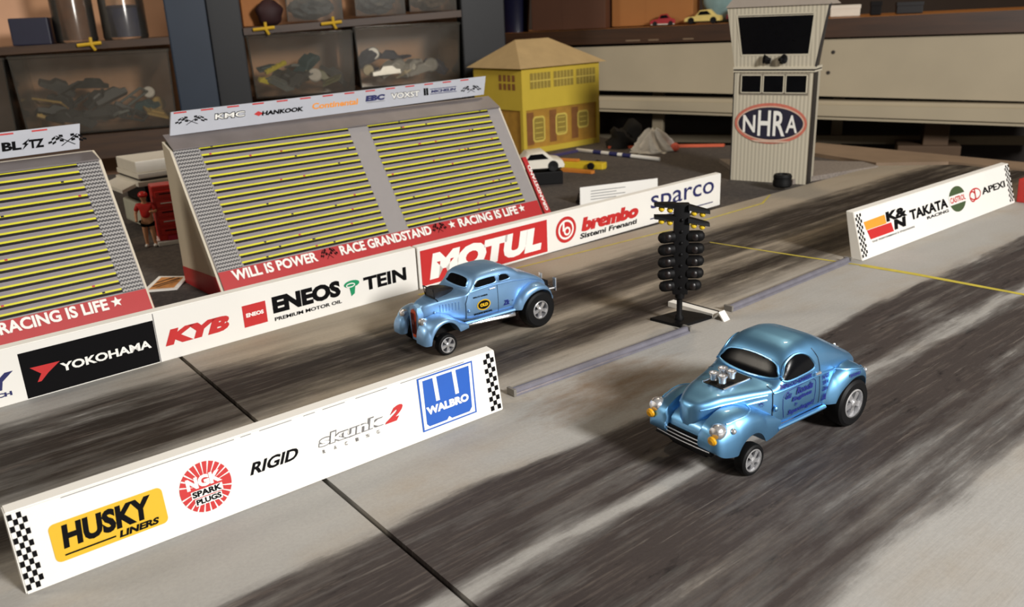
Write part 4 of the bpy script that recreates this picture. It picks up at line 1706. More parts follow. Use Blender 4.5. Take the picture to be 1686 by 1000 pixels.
link('visor', bm, IVORY, vn)
for x in (.14, .58):
    for y in (.0, .36):
        bm = bmesh.new()
        lathe(bm, [(0, -.02), (.042, -.02), (.046, 0), (.042, .012), (.02, .014), (0, .01)], c=(x, y, .046), axis=(0, -1 if y == 0 else 1, 0), seg=18)
        link('wheel', bm, RUBBER, vn, True)
bm = bmesh.new()
for z in (.06, .10, .14):
    box(bm, (-.004, .02, z), (.76, -.004, z + .014))
link('side_trim', bm, IVORY, vn)

# red tool chest with small figure in front of it
RT = mat('red_plastic', (196, 40, 34), 0.35, var=0.2, scale=40)
ch = thing('tool_chest', 'red toy tool chest on white base beside the figure, between the grandstands', 'tool chest', (-1.775, 4.40, TZ), R(28))
bm = bmesh.new()
box(bm, (-.085, -.06, .0), (.085, .10, .022), bev=.004)
link('base', bm, PAPER, ch)
bm = bmesh.new()
box(bm, (-.072, -.04, .022), (.072, .085, .31), bev=.008)
link('cabinet', bm, RT, ch)
for k in range(5):
    bm = bmesh.new()
    box(bm, (-.060, -.050, .055 + k * .048), (.060, -.038, .090 + k * .048), bev=.003)
    dr = link('drawer', bm, RT, ch)
    bm = bmesh.new()
    box(bm, (-.04, -.056, .075 + k * .048), (.04, -.049, .080 + k * .048))
    link('handle', bm, CHROME if k % 2 else BLACKP, dr)
bm = bmesh.new()
box(bm, (-.03, -.055, .024), (.065, -.04, .048))
link('foot_drawer', bm, mat('magenta_red', (188, 36, 66), 0.4), ch)


def skin_obj(name, nodes, edges, m, parent, sub=2):
    me = bpy.data.meshes.new(name)
    me.from_pydata([n[0] for n in nodes], edges, [])
    o = bpy.data.objects.new(name, me)
    C.objects.link(o)
    o.parent = parent
    me.materials.append(m)
    sm = o.modifiers.new('skin', 'SKIN')
    for i, n in enumerate(nodes):
        r = n[1]
        me.skin_vertices[0].data[i].radius = (r, r) if not isinstance(r, tuple) else r
    me.skin_vertices[0].data[0].use_root = True
    ss = o.modifiers.new('sub', 'SUBSURF')
    ss.levels = ss.render_levels = sub
    sm.use_smooth_shade = True
    return o


def ensure_skin(me):
    if not me.skin_vertices:
        bm = bmesh.new()
        bm.from_mesh(me)
        bm.verts.layers.skin.verify()
        bm.to_mesh(me)
        bm.free()


def skin_obj(name, nodes, edges, m, parent, sub=2):
    me = bpy.data.meshes.new(name)
    bm = bmesh.new()
    lay = bm.verts.layers.skin.verify()
    vs = []
    for i, (p, r) in enumerate(nodes):
        v = bm.verts.new(p)
        v[lay].radius = (r, r) if not isinstance(r, tuple) else r
        v[lay].use_root = i == 0
        vs.append(v)
    for a, b in edges:
        bm.edges.new((vs[a], vs[b]))
    bm.to_mesh(me)
    bm.free()
    o = bpy.data.objects.new(name, me)
    C.objects.link(o)
    o.parent = parent
    me.materials.append(m)
    sm = o.modifiers.new('skin', 'SKIN')
    sm.use_smooth_shade = True
    ss = o.modifiers.new('sub', 'SUBSURF')
    ss.levels = ss.render_levels = sub
    return o


fg = thing('person', 'small figure in red top, red cap and black shorts standing beside the red tool chest', 'person', (-1.862, 4.318, TZ), R(12))
fg.scale = (1.15, 1.1, 1.1)
SKINM = mat('figure_skin', (206, 150, 112), 0.55, var=0.06)
body_nodes = [((0, 0, .128), .020), ((0, 0, .160), .018), ((0, .002, .195), .021), ((0, .002, .212), .010), ((0, -.002, .222), .009), ((0, -.004, .240), .018), ((0, -.004, .252), .015),
              ((-.028, .002, .200), .009), ((-.042, -.004, .165), .0075), ((-.040, -.022, .138), .006), ((-.039, -.030, .128), .006),
              ((.028, .002, .200), .009), ((.044, -.006, .168), .0075), ((.030, -.034, .172), .006), ((.022, -.040, .176), .006),
              ((-.014, 0, .112), .015), ((-.016, -.002, .066), .011), ((-.017, .002, .012), .007), ((-.018, -.014, .006), .006),
              ((.014, 0, .112), .015), ((.018, -.006, .066), .011), ((.019, .0, .012), .007), ((.021, -.016, .006), .006)]
body_edges = [(0, 1), (1, 2), (2, 3), (3, 4), (4, 5), (5, 6), (2, 7), (7, 8), (8, 9), (9, 10), (2, 11), (11, 12), (12, 13), (13, 14), (0, 15), (15, 16), (16, 17), (17, 18), (0, 19), (19, 20), (20, 21), (21, 22)]
skin_obj('body', body_nodes, body_edges, SKINM, fg)
skin_obj('shirt', [((0, 0, .134), .0262), ((0, 0, .166), .0245), ((0, .002, .196), .0255), ((-.029, .002, .201), .0125), ((-.041, -.003, .172), .0105), ((.029, .002, .201), .0125), ((.043, -.005, .174), .0105)],
         [(0, 1), (1, 2), (2, 3), (3, 4), (2, 5), (5, 6)], RT, fg)
skin_obj('shorts', [((0, 0, .132), .0245), ((-.015, 0, .112), .018), ((-.016, -.001, .092), .0155), ((.015, 0, .112), .018), ((.017, -.003, .092), .0155)], [(0, 1), (1, 2), (0, 3), (3, 4)], INK, fg)
bm = bmesh.new()
ball(bm, (0, -.002, .249), .0205, sc=(1, 1.05, .8), seg=14)
lathe(bm, [(.0, 0), (.017, 0), (.017, .003), (0, .004)], c=(0, -.018, .248), seg=14)
link('cap', bm, RT, fg, True)
for sd in (-1, 1):
    bm = bmesh.new()
    ball(bm, (sd * .0185, -.008, .008), .008, sc=(1, 1.9, 1), seg=10)
    link('shoe', bm, PAPER, fg, True)

# printed card on the table between the stands
pc = thing('printed_card', 'small white-edged card with orange print lying between the grandstands', 'card', (-1.59, 3.502, TZ), R(4))
bm = bmesh.new()
P4 = [(0, 0, .004), (.145, .012, .004), (.150, .180, .012), (.012, .205, .012)]
hexa(bm, [(x, y, z - .004) for x, y, z in P4] + P4)
link('card_sheet', bm, PAPER, pc)
bm = bmesh.new()
q = [(.022, .022), (.128, .030), (.132, .165), (.030, .184)]
bm.faces.new([bm.verts.new((x, y, .0048 + .0085 * max(0, y) / .2)) for x, y in q])
link('card_print', bm, mat('orange_print', (196, 134, 76), 0.5, var=0.6, scale=25), pc)
bm = bmesh.new()
for (a, b, w_) in (((.035, .04), (.12, .15), .012), ((.06, .035), (.125, .11), .008), ((.035, .10), (.09, .17), .010)):
    strip(bm, [a, b], w_, .0135)
link('card_figure', bm, mat('dark_brown_print', (60, 44, 34), 0.5), pc)

# folded white card behind the far barrier
fc = thing('folded_card', 'white folded card lying behind the far barrier left of the tower', 'card', (.42, 4.87, TZ), R(21))
bm = bmesh.new()
prism(bm, [(0, 0, 0), (.012, .02, .098), (.03, .12, 0), (.026, .11, 0), (.012, .024, .090), (.006, .0, 0)], (.52, 0, -.0))
link('card_sheet', bm, PAPER, fc)
d = Decal((0, 0, 0), (1, 0, 0), (.012, .02, .098), .0015)
for k in range(4):
    d.rect(.07, .022 + .016 * k, .24 + .06 * (k % 2), .026 + .016 * k, INKGREY, False)
d.done('card_print', fc)


def bar(name, label, a, b, w, h, m, cat, z0=TZ, group=None, kind=0):
    a, b = Vector((a[0], a[1], 0)), Vector((b[0], b[1], 0))
    o = thing(name, label, cat, (a.x, a.y, z0), math.atan2(b.y - a.y, b.x - a.x), group)
    L = (b - a).length
    bm = bmesh.new()
    if kind == 0:
        prism(bm, [(0, -w / 2, 0), (.02, -w / 2, 0), (L, -w * .4, 0), (L + .01, 0, 0), (L, w * .4, 0), (0, w / 2, 0)], (0, 0, h))
    else:
        tube(bm, [(0, 0, h / 2), (L, 0, h / 2)], h / 2, 10)
    bmesh.ops.bevel(bm, geom=list(bm.edges), offset=min(w, h) * .1, segments=1, affect='EDGES')
    link('bar_body', bm, m, o, kind == 1, 40)
    return o, L


o, L = bar('toy_dragster', 'yellow toy dragster body lying in front of the yellow building', (.335, 6.23), (.70, 6.02), .10, .045, mat('toy_yellow', (206, 176, 40), 0.4), 'toy car')
bm = bmesh.new()
box(bm, (.04, -.02, .045), (.22, .02, .062), bev=.005)
link('cowl', bm, mat('toy_orange', (196, 120, 44), 0.45), o)
for x, y in ((.34, -.06), (.34, .06), (.06, -.06), (.06, .06)):
    bm = bmesh.new()
    lathe(bm, [(0, -.012), (.024, -.012), (.026, 0), (.024, .012), (0, .012)], c=(x, y, .026), axis=(0, 1, 0), seg=14)
    link('wheel', bm, RUBBER, o, True)
bar('orange_stick', 'orange flat stick lying before the yellow toy dragster', (.40, 6.02), (.60, 5.86), .06, .02, mat('toy_orange', (196, 120, 44), 0.45), 'stick')
bar('navy_strip', 'navy flat strip lying along the foot of the yellow building', (.25, 6.55), (.58, 6.86), .05, .02, mat('dull_navy', (66, 58, 96), 0.5), 'strip')
o, L = bar('drinking_straw', 'white straw with blue bands lying right of the yellow building', (.575, 6.86), (1.13, 6.24), .03, .030, PAPER, 'straw', kind=1)
for t in (.22, .42, .58):
    bm = bmesh.new()
    tube(bm, [(L * t, 0, .015), (L * (t + .10), 0, .015)], .0158, 10)
    link('blue_band', bm, INKNAVY, o, True)
bar('red_strip', 'orange red strip lying along the back edge of the table', (.84, 6.97), (1.74, 6.80), .05, .02, mat('orange_red_strip', (204, 92, 60), 0.5), 'strip', group=None)
o = thing('white_tissue', 'crumpled white tissue standing near the back edge of the table', 'tissue', (1.16, 6.70, TZ))
bm = bmesh.new()
rnd = random.Random(4)
q = bmesh.ops.create_icosphere(bm, subdivisions=4, radius=1)
for v in bm.verts:
    a = math.atan2(v.co.y, v.co.x)
    hgt = max(0.0, .5 + .5 * v.co.z)
    n = 1 + .38 * math.sin(a * 7 + 2 * v.co.z) + .2 * math.sin(a * 3 + 1) + rnd.uniform(-.06, .06)
    rr = (1 - hgt) ** .8 * .17 + .035
    v.co = Vector((math.cos(a) * rr * n * .78, math.sin(a) * rr * n * .55, max(0.0, hgt ** 1.3 * .17 * (1 + .15 * math.sin(a * 5)))))
link('tissue_folds', bm, PAPER, o, True, 60)
bm = bmesh.new()
ball(bm, (0, 0, .034), .034, seg=16)
o = link('red_ball', bm, mat('coral_red', (222, 98, 74), 0.5), None, True)
o.location = (1.325, 6.66, TZ)
tag(o, 'small coral red ball beside the crumpled white tissue', 'ball')
o = thing('black_cloth', 'crumpled black cloth lying right of the yellow building', 'cloth', (1.0, 7.0, TZ))
bm = bmesh.new()
q = bmesh.ops.create_icosphere(bm, subdivisions=3, radius=1)
for v in bm.verts:
    n = 1 + .25 * math.sin(v.co.x * 5 + v.co.y * 3) + .2 * math.sin(v.co.z * 7 + v.co.x * 4)
    v.co = Vector((v.co.x * .13 * n, v.co.y * .10 * n, max(0, .05 + v.co.z * .13 * n)))
link('cloth_folds', bm, mat('black_fabric', (16, 15, 17), 0.8), o, True, 60)

# ================================================================ SHELVES BEHIND, LEFT
SA = R(19.29)
S0 = Vector((-4.0, 6.6, 0))


def sh_thing(name, label, cat, s, d, z, group=None, rz=0.0):
    p = S0 + Vector((math.cos(SA), math.sin(SA), 0)) * s + Vector((-math.sin(SA), math.cos(SA), 0)) * d
    return thing(name, label, cat, (p.x, p.y, z), SA + rz, group)


STEEL = mat('navy_steel', (32, 44, 60), 0.5, 0.1, var=0.15, scale=4)
STEELD = mat('black_steel', (12, 13, 17), 0.5, 0.1, var=0.15)
un = sh_thing('shelf_rack', 'dark rack with navy posts and brown shelves behind the grandstands', 'shelf', 0, 0, FLOORZ)
z0 = -FLOORZ
for a, b, m, dd in ((1.462, 1.770, STEEL, 0), (1.772, 2.035, STEELD, .03), (3.885, 4.29, STEELD, .0), (-1.5, -1.2, STEEL, 0)):
    bm = bmesh.new()
    box(bm, (a, dd, 0), (b, dd + .16, z0 + 2.2), bev=.012)
    link('post', bm, m, un)
BRW = wood_material('dark_brown_shelf', (48, 32, 22), (78, 54, 34), 0.5)
for a, b, zl, zr, th in ((-1.2, 1.462, .945, .990, .055), (2.035, 3.885, 1.030, 1.100, .055), (-1.2, 1.462, .255, .285, .19), (2.035, 3.885, .41, .47, .08)):
    bm = bmesh.new()
    hexa(bm, [(a, 0, z0 + zl - th), (b, 0, z0 + zr - th), (b, .95, z0 + zr - th), (a, .95, z0 + zl - th), (a, 0, z0 + zl), (b, 0, z0 + zr), (b, .95, z0 + zr), (a, .95, z0 + zl)])
    link('shelf_board', bm, BRW, un)
bm = bmesh.new()
box(bm, (-1.5, .96, 0), (4.3, 1.0, z0 + 2.3))
link('back_panel', bm, mat('brown_back_panel', (214, 166, 132), 0.7, var=0.25, scale=2), un)
for x in (-1.5, 4.26):
    bm = bmesh.new()
    box(bm, (x, .16, 0), (x + .04, .96, z0 + 2.2))
    link('end_panel', bm, STEELD, un)

CLEAR = clear_plastic('hazy_clear_plastic')


def clear_bin(label, s0, s1, z, h, dep=.75, d0=.03, taper=.02):
    o = sh_thing('clear_bin', label, 'bin', s0, d0, z, 'clear bins of model parts on the rack')
    w = s1 - s0
    t = .012
    bm = bmesh.new()
    box(bm, (taper, taper, 0), (w - taper, dep - taper, t))
    wall = [((taper, taper), (w - taper, taper)), ((w - taper, taper), (w - taper, dep - taper)), ((w - taper, dep - taper), (taper, dep - taper)), ((taper, dep - taper), (taper, taper))]
    top = [((0, 0), (w, 0)), ((w, 0), (w, dep)), ((w, dep), (0, dep)), ((0, dep), (0, 0))]
    c = Vector((w / 2, dep / 2))
    for (a, b), (p, q) in zip(wall, top):
        def inn(v):
            v = Vector(v)
            return v + Vector((t if v.x < c.x else -t, t if v.y < c.y else -t))
        ai, bi, pi_, qi = inn(a), inn(b), inn(p), inn(q)
        hexa(bm, [(a[0], a[1], t), (b[0], b[1], t), (bi.x, bi.y, t), (ai.x, ai.y, t), (p[0], p[1], h), (q[0], q[1], h), (qi.x, qi.y, h), (pi_.x, pi_.y, h)])
    link('bin_walls', bm, CLEAR, o)
    bm = bmesh.new()
    for a, b in (((0, 0), (w, 0)), ((w, 0), (w, dep)), ((w, dep), (0, dep)), ((0, dep), (0, 0))):
        tube(bm, [(a[0], a[1], h), (b[0], b[1], h)], .012, 8)
    link('rim', bm, CLEAR, o, True)
    return o


binA = clear_bin('hazy clear bin cut by the left edge of the picture', -.62, .27, .285, .60)
binB = clear_bin('wide hazy clear bin of dark parts left of the navy post', .30, 1.44, .292, .60)
binC = clear_bin('hazy clear bin with yellow and grey parts right of the navy post', 2.05, 2.92, .465, .50)
binD = clear_bin('hazy clear bin with silver and navy parts beside the black post', 2.935, 3.87, .49, .50)

PM = {'charcoal': mat('part_charcoal', (50, 54, 56), .5), 'grey': mat('part_grey', (104, 110, 108), .5), 'gold': mat('part_gold', (176, 146, 84), .4), 'white': mat('part_white', (216, 210, 200), .45),
      'yellow': mat('part_yellow', (208, 190, 50), .45), 'olive': mat('part_olive', (104, 104, 66), .5), 'silver': mat('part_silver', (206, 204, 198), .3, .5), 'navy': mat('part_navy', (34, 42, 64), .5), 'teal': mat('part_teal', (46, 78, 84), .5),
      'cream': mat('part_cream', (208, 194, 164), .5), 'purple': mat('part_purple', (92, 82, 104), .5)}


def part_mesh(kind):
    bm = bmesh.new()
    if kind == 'toy_car_shell':
        prof = [(-.5, 0), (-.5, .28), (-.22, .34), (-.1, .62), (.22, .62), (.36, .34), (.5, .3), (.5, 0)]
        loft(bm, [[Vector((x * .26, f * .055, z * .14 * sc)) for x, z in prof] for f, sc in ((-1, .85), (-.8, 1), (.8, 1), (1, .85))])
    elif kind == 'plastic_beam':
        box(bm, (-.13, -.02, 0), (.13, .02, .035), bev=.005)
        for x in (-.09, -.03, .03, .09):
            lathe(bm, [(.012, 0), (.012, .012)], c=(x, 0, .034), seg=10)
    elif kind == 'toy_roller':
        lathe(bm, [(.02, -.03), (.05, -.03), (.06, -.015), (.06, .015), (.05, .03), (.02, .03), (.02, .01), (.001, .01)], c=(0, 0, .06), axis=(0, 1, 0), seg=16)
    elif kind == 'plastic_scrap':
        prism(bm, [(-.10, -.07, 0), (.10, -.07, 0), (.12, .03, 0), (.06, .08, 0), (-.10, .07, 0)], (0, 0, .018))
        box(bm, (-.06, -.03, .018), (.05, .03, .032), bev=.004)
    else:
        for a, b in (((-.11, -.06, .01), (.11, -.06, .01)), ((-.11, .06, .01), (.11, .06, .01)), ((-.11, -.06, .01), (-.11, .06, .01)), ((.11, -.06, .01), (.11, .06, .01)), ((0, -.06, .01), (0, .06, .03))):
            tube(bm, [a, b], .010, 6)
    bmesh.ops.recalc_face_normals(bm, faces=bm.faces)
    me = bpy.data.meshes.new(kind)
    bm.to_mesh(me)
    bm.free()
    return me


PART = {}


def part_copy(kind, color, label, group, par, lx, ly, lz, rot, sc):
    k = (kind, color)
    if k not in PART:
        me = part_mesh(kind)
        me.materials.append(PM[color])
        PART[k] = bpy.data.objects.new(kind, me)
        o = PART[k]
    else:
        o = PART[k].copy()
    C.objects.link(o)
    o.matrix_world = par @ Matrix.Translation((lx, ly, lz)) @ rot.to_matrix().to_4x4() @ Matrix.Scale(sc, 4)
    tag(o, label, 'model part', group)
    return o


from mathutils import Euler
KW = {'toy_car_shell': 'body shell', 'plastic_beam': 'studded beam', 'toy_roller': 'wheel', 'plastic_scrap': 'panel', 'parts_sprue': 'open frame'}


def heap(binobj, where, w, h0, specs, seed, dep=.72):
    """specs: list of (kind, colour); pieces are stacked row by row inside the bin"""
    rnd = random.Random(seed)
    par = Matrix.Translation(binobj.location) @ Matrix.Rotation(binobj.rotation_euler.z, 4, 'Z')
    n = len(specs)
    cols = max(4, int(w / .15))
    for i, (kind, color) in enumerate(specs):
        layer, c = divmod(i, cols)
        x = .13 + (w - .26) * (c + .5 * (layer % 2)) / max(1, cols - .5) + rnd.uniform(-.03, .03)
        y = .16 + rnd.uniform(0, .10) + .10 * layer
        z = .016 + layer * .10 + h0(x / w)
        sc = rnd.uniform(.85, 1.15)
        rot = Euler((rnd.uniform(-.5, .5), rnd.uniform(-.6, .6), rnd.uniform(-.7, .7)))
        z = max(z, .095)
        part_copy(kind, color, '%s %s heaped in the %s' % (color, KW[kind], where), 'parts in the ' + where, par, min(max(x, .165), w - .165), y, z, rot, sc * .92)


S_, B_, W_, P_, F_ = 'toy_car_shell', 'plastic_beam', 'toy_roller', 'plastic_scrap', 'parts_sprue'
heap(binB, 'wide bin left of the navy post', 1.14, lambda t: .0, [
    (B_, 'gold'), (S_, 'charcoal'), (P_, 'charcoal'), (S_, 'charcoal'), (P_, 'grey'), (F_, 'charcoal'),
    (P_, 'gold'), (S_, 'charcoal'), (B_, 'charcoal'), (P_, 'charcoal'), (S_, 'charcoal'), (B_, 'charcoal'),
    (S_, 'teal'), (W_, 'gold'), (F_, 'gold'), (S_, 'charcoal'), (P_, 'charcoal'), (S_, 'charcoal'),
    (S_, 'charcoal'), (F_, 'grey'), (W_, 'white'), (S_, 'charcoal'), (P_, 'charcoal'), (S_, 'charcoal')], 2)
heap(binC, 'bin right of the navy post', .87, lambda t: .0, [
    (B_, 'yellow'), (P_, 'grey'), (S_, 'charcoal'), (W_, 'white'),
    (P_, 'olive'), (P_, 'gold'), (S_, 'charcoal'), (P_, 'grey'),
    (S_, 'olive'), (S_, 'charcoal'), (P_, 'teal'), (B_, 'yellow'),
    (P_, 'grey'), (S_, 'teal')], 5)
heap(binD, 'bin beside the black post', .93, lambda t: .0, [
    (W_, 'cream'), (S_, 'silver'), (W_, 'silver'), (P_, 'cream'),
    (S_, 'silver'), (W_, 'silver'), (P_, 'navy'), (S_, 'silver'),
    (W_, 'silver'), (S_, 'silver'), (F_, 'silver'), (S_, 'navy'),
    (S_, 'navy'), (W_, 'silver'), (S_, 'navy'), (P_, 'navy')], 8)
heap(binA, 'bin cut by the left edge', .88, lambda t: .0, [(P_, 'purple'), (S_, 'purple'), (P_, 'grey'), (S_, 'purple')], 9)


def shelf_z(s):
    return .945 + (s + 1.2) / 2.662 * .045 if s < 1.5 else 1.030 + (s - 2.035) / 1.85 * .070


# things standing on the upper shelves
o = sh_thing('navy_box', 'navy block standing on the upper shelf near the left edge', 'box', .345, .10, shelf_z(.5))
bm = bmesh.new()
box(bm, (0, 0, 0), (.27, .3, .20), bev=.01)
link('box_body', bm, mat('ink_navy', (26, 26, 48), .5), o)


def jar(label, s, r, h, m, fill, fillm, sq=False):
    o = sh_thing('storage_jar', label, 'jar', s, .10 + r, shelf_z(s), 'clear jars on the upper shelf')
    bm = bmesh.new()
    lathe(bm, [(r * .95, 0), (r, .02), (r, h - .04), (r * .9, h), (r * .86, h), (r * .96, h - .045), (r * .96, .02), (.001, .015)], seg=24)
    link('glass', bm, CLEAR, o, True)
    bm = bmesh.new()
    lathe(bm, [(.001, .018), (r * .93, .02), (r * .93, fill * .9), (r * .6, fill), (.001, fill * .96)], seg=20)
    link('contents', bm, fillm, o, True)
    bm = bmesh.new()
    lathe(bm, [(r * 1.03, h), (r * 1.03, h + .05), (.001, h + .055)], seg=24)
    link('lid', bm, STEELD, o, True)
    return o


jar('clear jar of brown pieces on the upper shelf beside the navy block', .78, .155, .55, CLEAR, .40, mat('brown_bits', (104, 66, 40), .6, var=.5, scale=20))
jar('clear jar of navy pieces on the upper shelf left of the navy post', 1.14, .17, .55, CLEAR, .26, mat('navy_bits', (38, 46, 78), .6, var=.5, scale=20))


def clear_box(label, s0, s1, h, m):
    o = sh_thing('clear_box', label, 'box', s0, .05, max(shelf_z(s0), shelf_z(s1)), 'clear boxes on the upper shelf')
    w = s1 - s0
    bm = bmesh.new()
    t = .01
    box(bm, (0, 0, 0), (w, .5, t))
    box(bm, (0, 0, t), (w, t, h))
    box(bm, (0, .5 - t, t), (w, .5, h))
    box(bm, (0, t, t), (t, .5 - t, h))
    box(bm, (w - t, t, t), (w, .5 - t, h))
    link('box_walls', bm, CLEAR, o)
    bm = bmesh.new()
    rnd = random.Random(int(s0 * 100))
    q = bmesh.ops.create_icosphere(bm, subdivisions=3, radius=1)
    for v in bm.verts:
        n = 1 + rnd.uniform(-.22, .22)
        v.co = Vector((w / 2 + v.co.x * (w / 2 - .03) * min(1, n), .25 + v.co.y * .2 * n, t + max(0.002, .10 + v.co.z * .09 * n)))
    link('contents', bm, m, o)
    bm = bmesh.new()
    box(bm, (-.01, -.01, h), (w + .01, .51, h + .03))
    link('lid', bm, CLEAR, o)


clear_box('clear box of grey pieces on the upper shelf, first right of the navy post', 2.40, 2.86, .34, mat('grey_bits', (70, 78, 84), .5, var=.5, scale=18))
clear_box('clear box of dark pieces on the upper shelf, middle of three', 2.97, 3.40, .34, mat('dark_bits', (52, 58, 62), .5, var=.5, scale=18))
clear_box('clear box of brown pieces on the upper shelf beside the black post', 3.44, 3.86, .34, mat('dusty_bits', (84, 70, 58), .5, var=.5, scale=18))
o = sh_thing('cardboard_box', 'orange brown cardboard box on the upper shelf against the navy post', 'box', 2.06, .30, shelf_z(2.35))
bm = bmesh.new()
box(bm, (0, 0, 0), (.28, .4, .5), bev=.006)
link('box_body', bm, mat('orange_cardboard', (176, 112, 56), .7), o)
bm = bmesh.new()
box(bm, (.02, -.003, .22), (.26, .0, .25))
link('tape', bm, mat('brown_tape', (120, 78, 40), .4), o)
o = sh_thing('maroon_pouch', 'dark maroon pouch on the upper shelf beside the orange cardboard box', 'pouch', 2.19, .08, shelf_z(2.38))
bm = bmesh.new()
q = bmesh.ops.create_icosphere(bm, subdivisions=3, radius=1)
for v in bm.verts:
    v.co = Vector((.08 + v.co.x * .11 * (1 + .1 * math.sin(v.co.z * 6)), .08 + v.co.y * .08, max(0, .10 + v.co.z * .11)))
link('pouch_body', bm, mat('maroon_fabric', (48, 20, 22), .7), o, True)
# yellow clips under the shelf edges
CLIP = mat('yellow_plastic', (206, 166, 40), .45)
for s, lb in ((.90, 'yellow clip on the upper shelf edge left of the navy post'), (2.21, 'yellow clip on the upper shelf edge right of the navy post'), (2.76, 'yellow clip on the shelf edge below the clear boxes')):
    o = sh_thing('shelf_clip', lb, 'clip', s, -.02, shelf_z(s) - .022, 'yellow clips on the shelf edges')
    bm = bmesh.new()
    tube(bm, [(-.10, 0, .0), (-.03, -.01, .005), (.07, 0, .012)], .013, 8)
    tube(bm, [(.0, -.006, .055), (.0, -.01, .0), (.02, 0, -.04)], .012, 8)
    link('clip_body', bm, CLIP, o, True)

# ================================================================ WORKBENCH BEHIND, RIGHT
WA = R(-20.34)
W0 = Vector((.283, 8.981, 0))


def wb_thing(name, label, cat, s, d, z, group=None, rz=0.0):
    p = W0 + Vector((math.cos(WA), math.sin(WA), 0)) * s + Vector((-math.sin(WA), math.cos(WA), 0)) * d
    return thing(name, label, cat, (p.x, p.y, z), WA + rz, group)


wk = wb_thing('workbench', 'wooden workbench with broad beige front panel behind the tower', 'workbench', 0, 0, FLOORZ)


def benchz(s):
    return .8625 + .053 * (s + .62) / 5.82


def slab(bm, s0, s1, d0, d1, za0, za1, zb0, zb1):
    hexa(bm, [(s0, d0, z0 + za0), (s1, d0, z0 + zb0), (s1, d1, z0 + zb0), (s0, d1, z0 + za0), (s0, d0, z0 + za1), (s1, d0, z0 + zb1), (s1, d1, z0 + zb1), (s0, d1, z0 + za1)])


BENCHWOOD = wood_material('orange_bench_wood', (150, 92, 40), (196, 130, 62), .35)
bm = bmesh.new()
slab(bm, -.62, 5.2, 0, 1.5, .80, .862, .80, .915)
link('bench_top', bm, BENCHWOOD, wk)
bm = bmesh.new()
slab(bm, -.62, 5.2, -.02, .03, .735, .861, .728, .914)
link('front_lip', bm, wood_material('dark_lip_wood', (52, 32, 18), (74, 46, 26), .45), wk)
PANEL = mat('beige_bench_panel', (178, 164, 138), .6, var=.12, scale=2.2)
bm = bmesh.new()
slab(bm, -.62, 5.2, .04, .12, .335, .702, .125, .722)
pn = link('front_panel', bm, PANEL, wk)
bm = bmesh.new()
for s, z in ((2.90, .60), (2.87, .42)):
    lathe(bm, [(.018, .0), (.016, .006), (.0, .007)], c=(s, .04, z0 + z), axis=(0, -1, 0), seg=12)
link('bolt', bm, mat('dark_bolt', (40, 32, 26), .5), pn, True)
bm = bmesh.new()
for s, w_ in ((1.0, .14), (1.22, .10), (1.55, .10)):
    box(bm, (s, -.024, z0 + .752), (s + w_, -.019, z0 + .764))
link('label_strip', bm, mat('dusty_label', (132, 108, 84), .6), wk)
bm = bmesh.new()
slab(bm, -.62, 5.2, -.03, .16, .135, .268, -.085, .110)
bmesh.ops.bevel(bm, geom=list(bm.edges), offset=.035, segments=3, affect='EDGES')
link('lower_rail', bm, PANEL, wk, True, 40)
LEGM = mat('beige_leg', (140, 128, 106), .6)
for s, d_ in ((1.27, .25), (4.95, .1), (-.5, .1), (3.0, 1.2), (-.5, 1.35), (4.95, 1.35)):
    bm = bmesh.new()
    box(bm, (s - .055, d_, 0), (s + .055, d_ + .11, z0 + .80), bev=.008)
    link('bench_leg', bm, LEGM, wk)
bm = bmesh.new()
box(bm, (-.5, 1.36, z0 - 2.5), (5.0, 1.42, z0 + .80))
link('rear_panel', bm, mat('dark_rear_panel', (40, 32, 26), .7), wk)
bm = bmesh.new()
box(bm, (-.4, .95, z0 - .36), (4.9, 1.03, z0 - .28))
link('stretcher', bm, LEGM, wk)
o = wb_thing('storage_crate', 'brown crate half hidden in the dark under the workbench', 'crate', 3.55, .45, FLOORZ)
bm = bmesh.new()
box(bm, (0, 0, 0), (.55, .4, z0 - .30), bev=.01)
box(bm, (.22, .05, z0 - .32), (.44, .3, z0 - .08), bev=.01)
link('crate_body', bm, mat('brown_crate', (92, 70, 50), .7), o)

bz = .90
o = wb_thing('navy_tub', 'dark navy tub on the workbench right of the black post', 'tub', -.45, .12, benchz(-.05))
bm = bmesh.new()
lathe(bm, [(.14, 0), (.17, .4), (.185, .42), (.185, .5), (.16, .5), (.15, .42), (.12, .03), (.001, .03)], c=(.2, .2, 0), seg=28)
link('tub_body', bm, mat('tub_navy', (18, 20, 46), .4), o, True)


def carton(label, s0, s1, d_, h, m, rz=0):
    o = wb_thing('cardboard_box', label, 'box', s0, d_, benchz(s1), rz=rz)
    w = s1 - s0
    bm = bmesh.new()
    box(bm, (0, 0, .004), (w, .45, h), bev=.006)
    link('box_body', bm, m, o)
    bm = bmesh.new()
    box(bm, (w * .42, -.002, .004), (w * .58, .0, h))
    link('tape', bm, m, o)
    return o


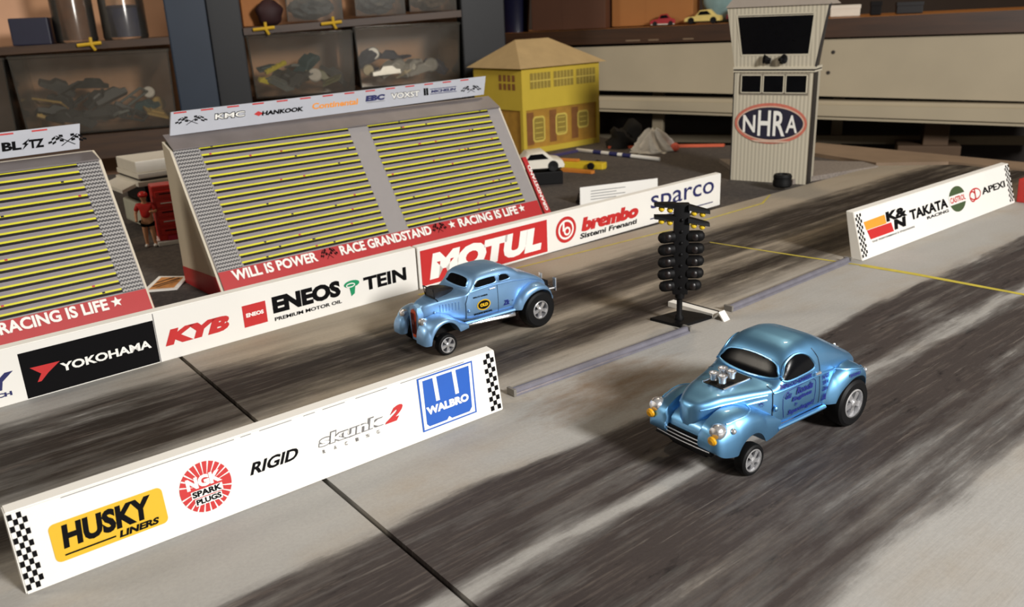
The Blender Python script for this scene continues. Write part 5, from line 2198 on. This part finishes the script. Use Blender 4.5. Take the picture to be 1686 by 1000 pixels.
carton('dark brown cardboard box on the workbench right of the navy tub', .02, .78, .06, .6, mat('dark_cardboard', (84, 50, 30), .7, var=.1, scale=4))
carton('tan cardboard box on the workbench beside the dark brown box', .80, 1.60, .25, .6, mat('tan_cardboard', (160, 104, 50), .7, var=.1, scale=4))
toy_car('red toy car on the workbench before the tan cardboard box', (W0 + Vector((math.cos(WA), math.sin(WA), 0)) * 1.33 + Vector((-math.sin(WA), math.cos(WA), 0)) * .12 + Vector((0, 0, benchz(1.45)))).to_tuple(), WA + .2, .24, .11, .11, mat('toy_red', (156, 24, 34), .35), IVORY)
toy_car('cream and yellow toy car on the workbench between red car and tower', (W0 + Vector((math.cos(WA), math.sin(WA), 0)) * 1.72 + Vector((-math.sin(WA), math.cos(WA), 0)) * .12 + Vector((0, 0, benchz(1.9)))).to_tuple(), WA - .1, .34, .13, .13, mat('toy_cream', (222, 200, 120), .4), BLACKP)
toy_car('dark red toy truck on the workbench hard against the tower', (W0 + Vector((math.cos(WA), math.sin(WA), 0)) * 2.06 + Vector((-math.sin(WA), math.cos(WA), 0)) * .16 + Vector((0, 0, benchz(2.2)))).to_tuple(), WA, .26, .14, .17, mat('toy_maroon', (96, 20, 28), .4), BLACKP)
o = wb_thing('teal_bag', 'pale teal bag slumped on the workbench behind the toy cars', 'bag', 1.90, .42, benchz(2.15))
bm = bmesh.new()
q = bmesh.ops.create_icosphere(bm, subdivisions=4, radius=1)
for v in bm.verts:
    n = 1 + .10 * math.sin(v.co.x * 6 + v.co.z * 4) + .06 * math.sin(v.co.y * 9 + v.co.z * 7)
    v.co = Vector((v.co.x * .24 * n, .1 + v.co.y * .18, max(0, .20 + v.co.z * .28 * n)))
link('bag_body', bm, mat('teal_film', (130, 160, 160), .35, var=.3, scale=10), o, True, 60)
for s, w_, h, m, lb in ((2.85, .26, .10, IVORY, 'low white box on the workbench right of the tower'), (3.20, .09, .12, BLACKP, 'small black box on the workbench right of the low white box'), (3.42, .22, .10, STEELD, 'dark flat tin on the workbench near the right edge')):
    o = wb_thing('small_box', lb, 'box', s, .42, benchz(s + w_))
    bm = bmesh.new()
    box(bm, (0, 0, .003), (w_, .2, h), bev=.006)
    link('box_body', bm, m, o)
    bm = bmesh.new()
    box(bm, (-.004, -.004, h * .7), (w_ + .004, .204, h + .004), bev=.003)
    link('lid', bm, m, o)
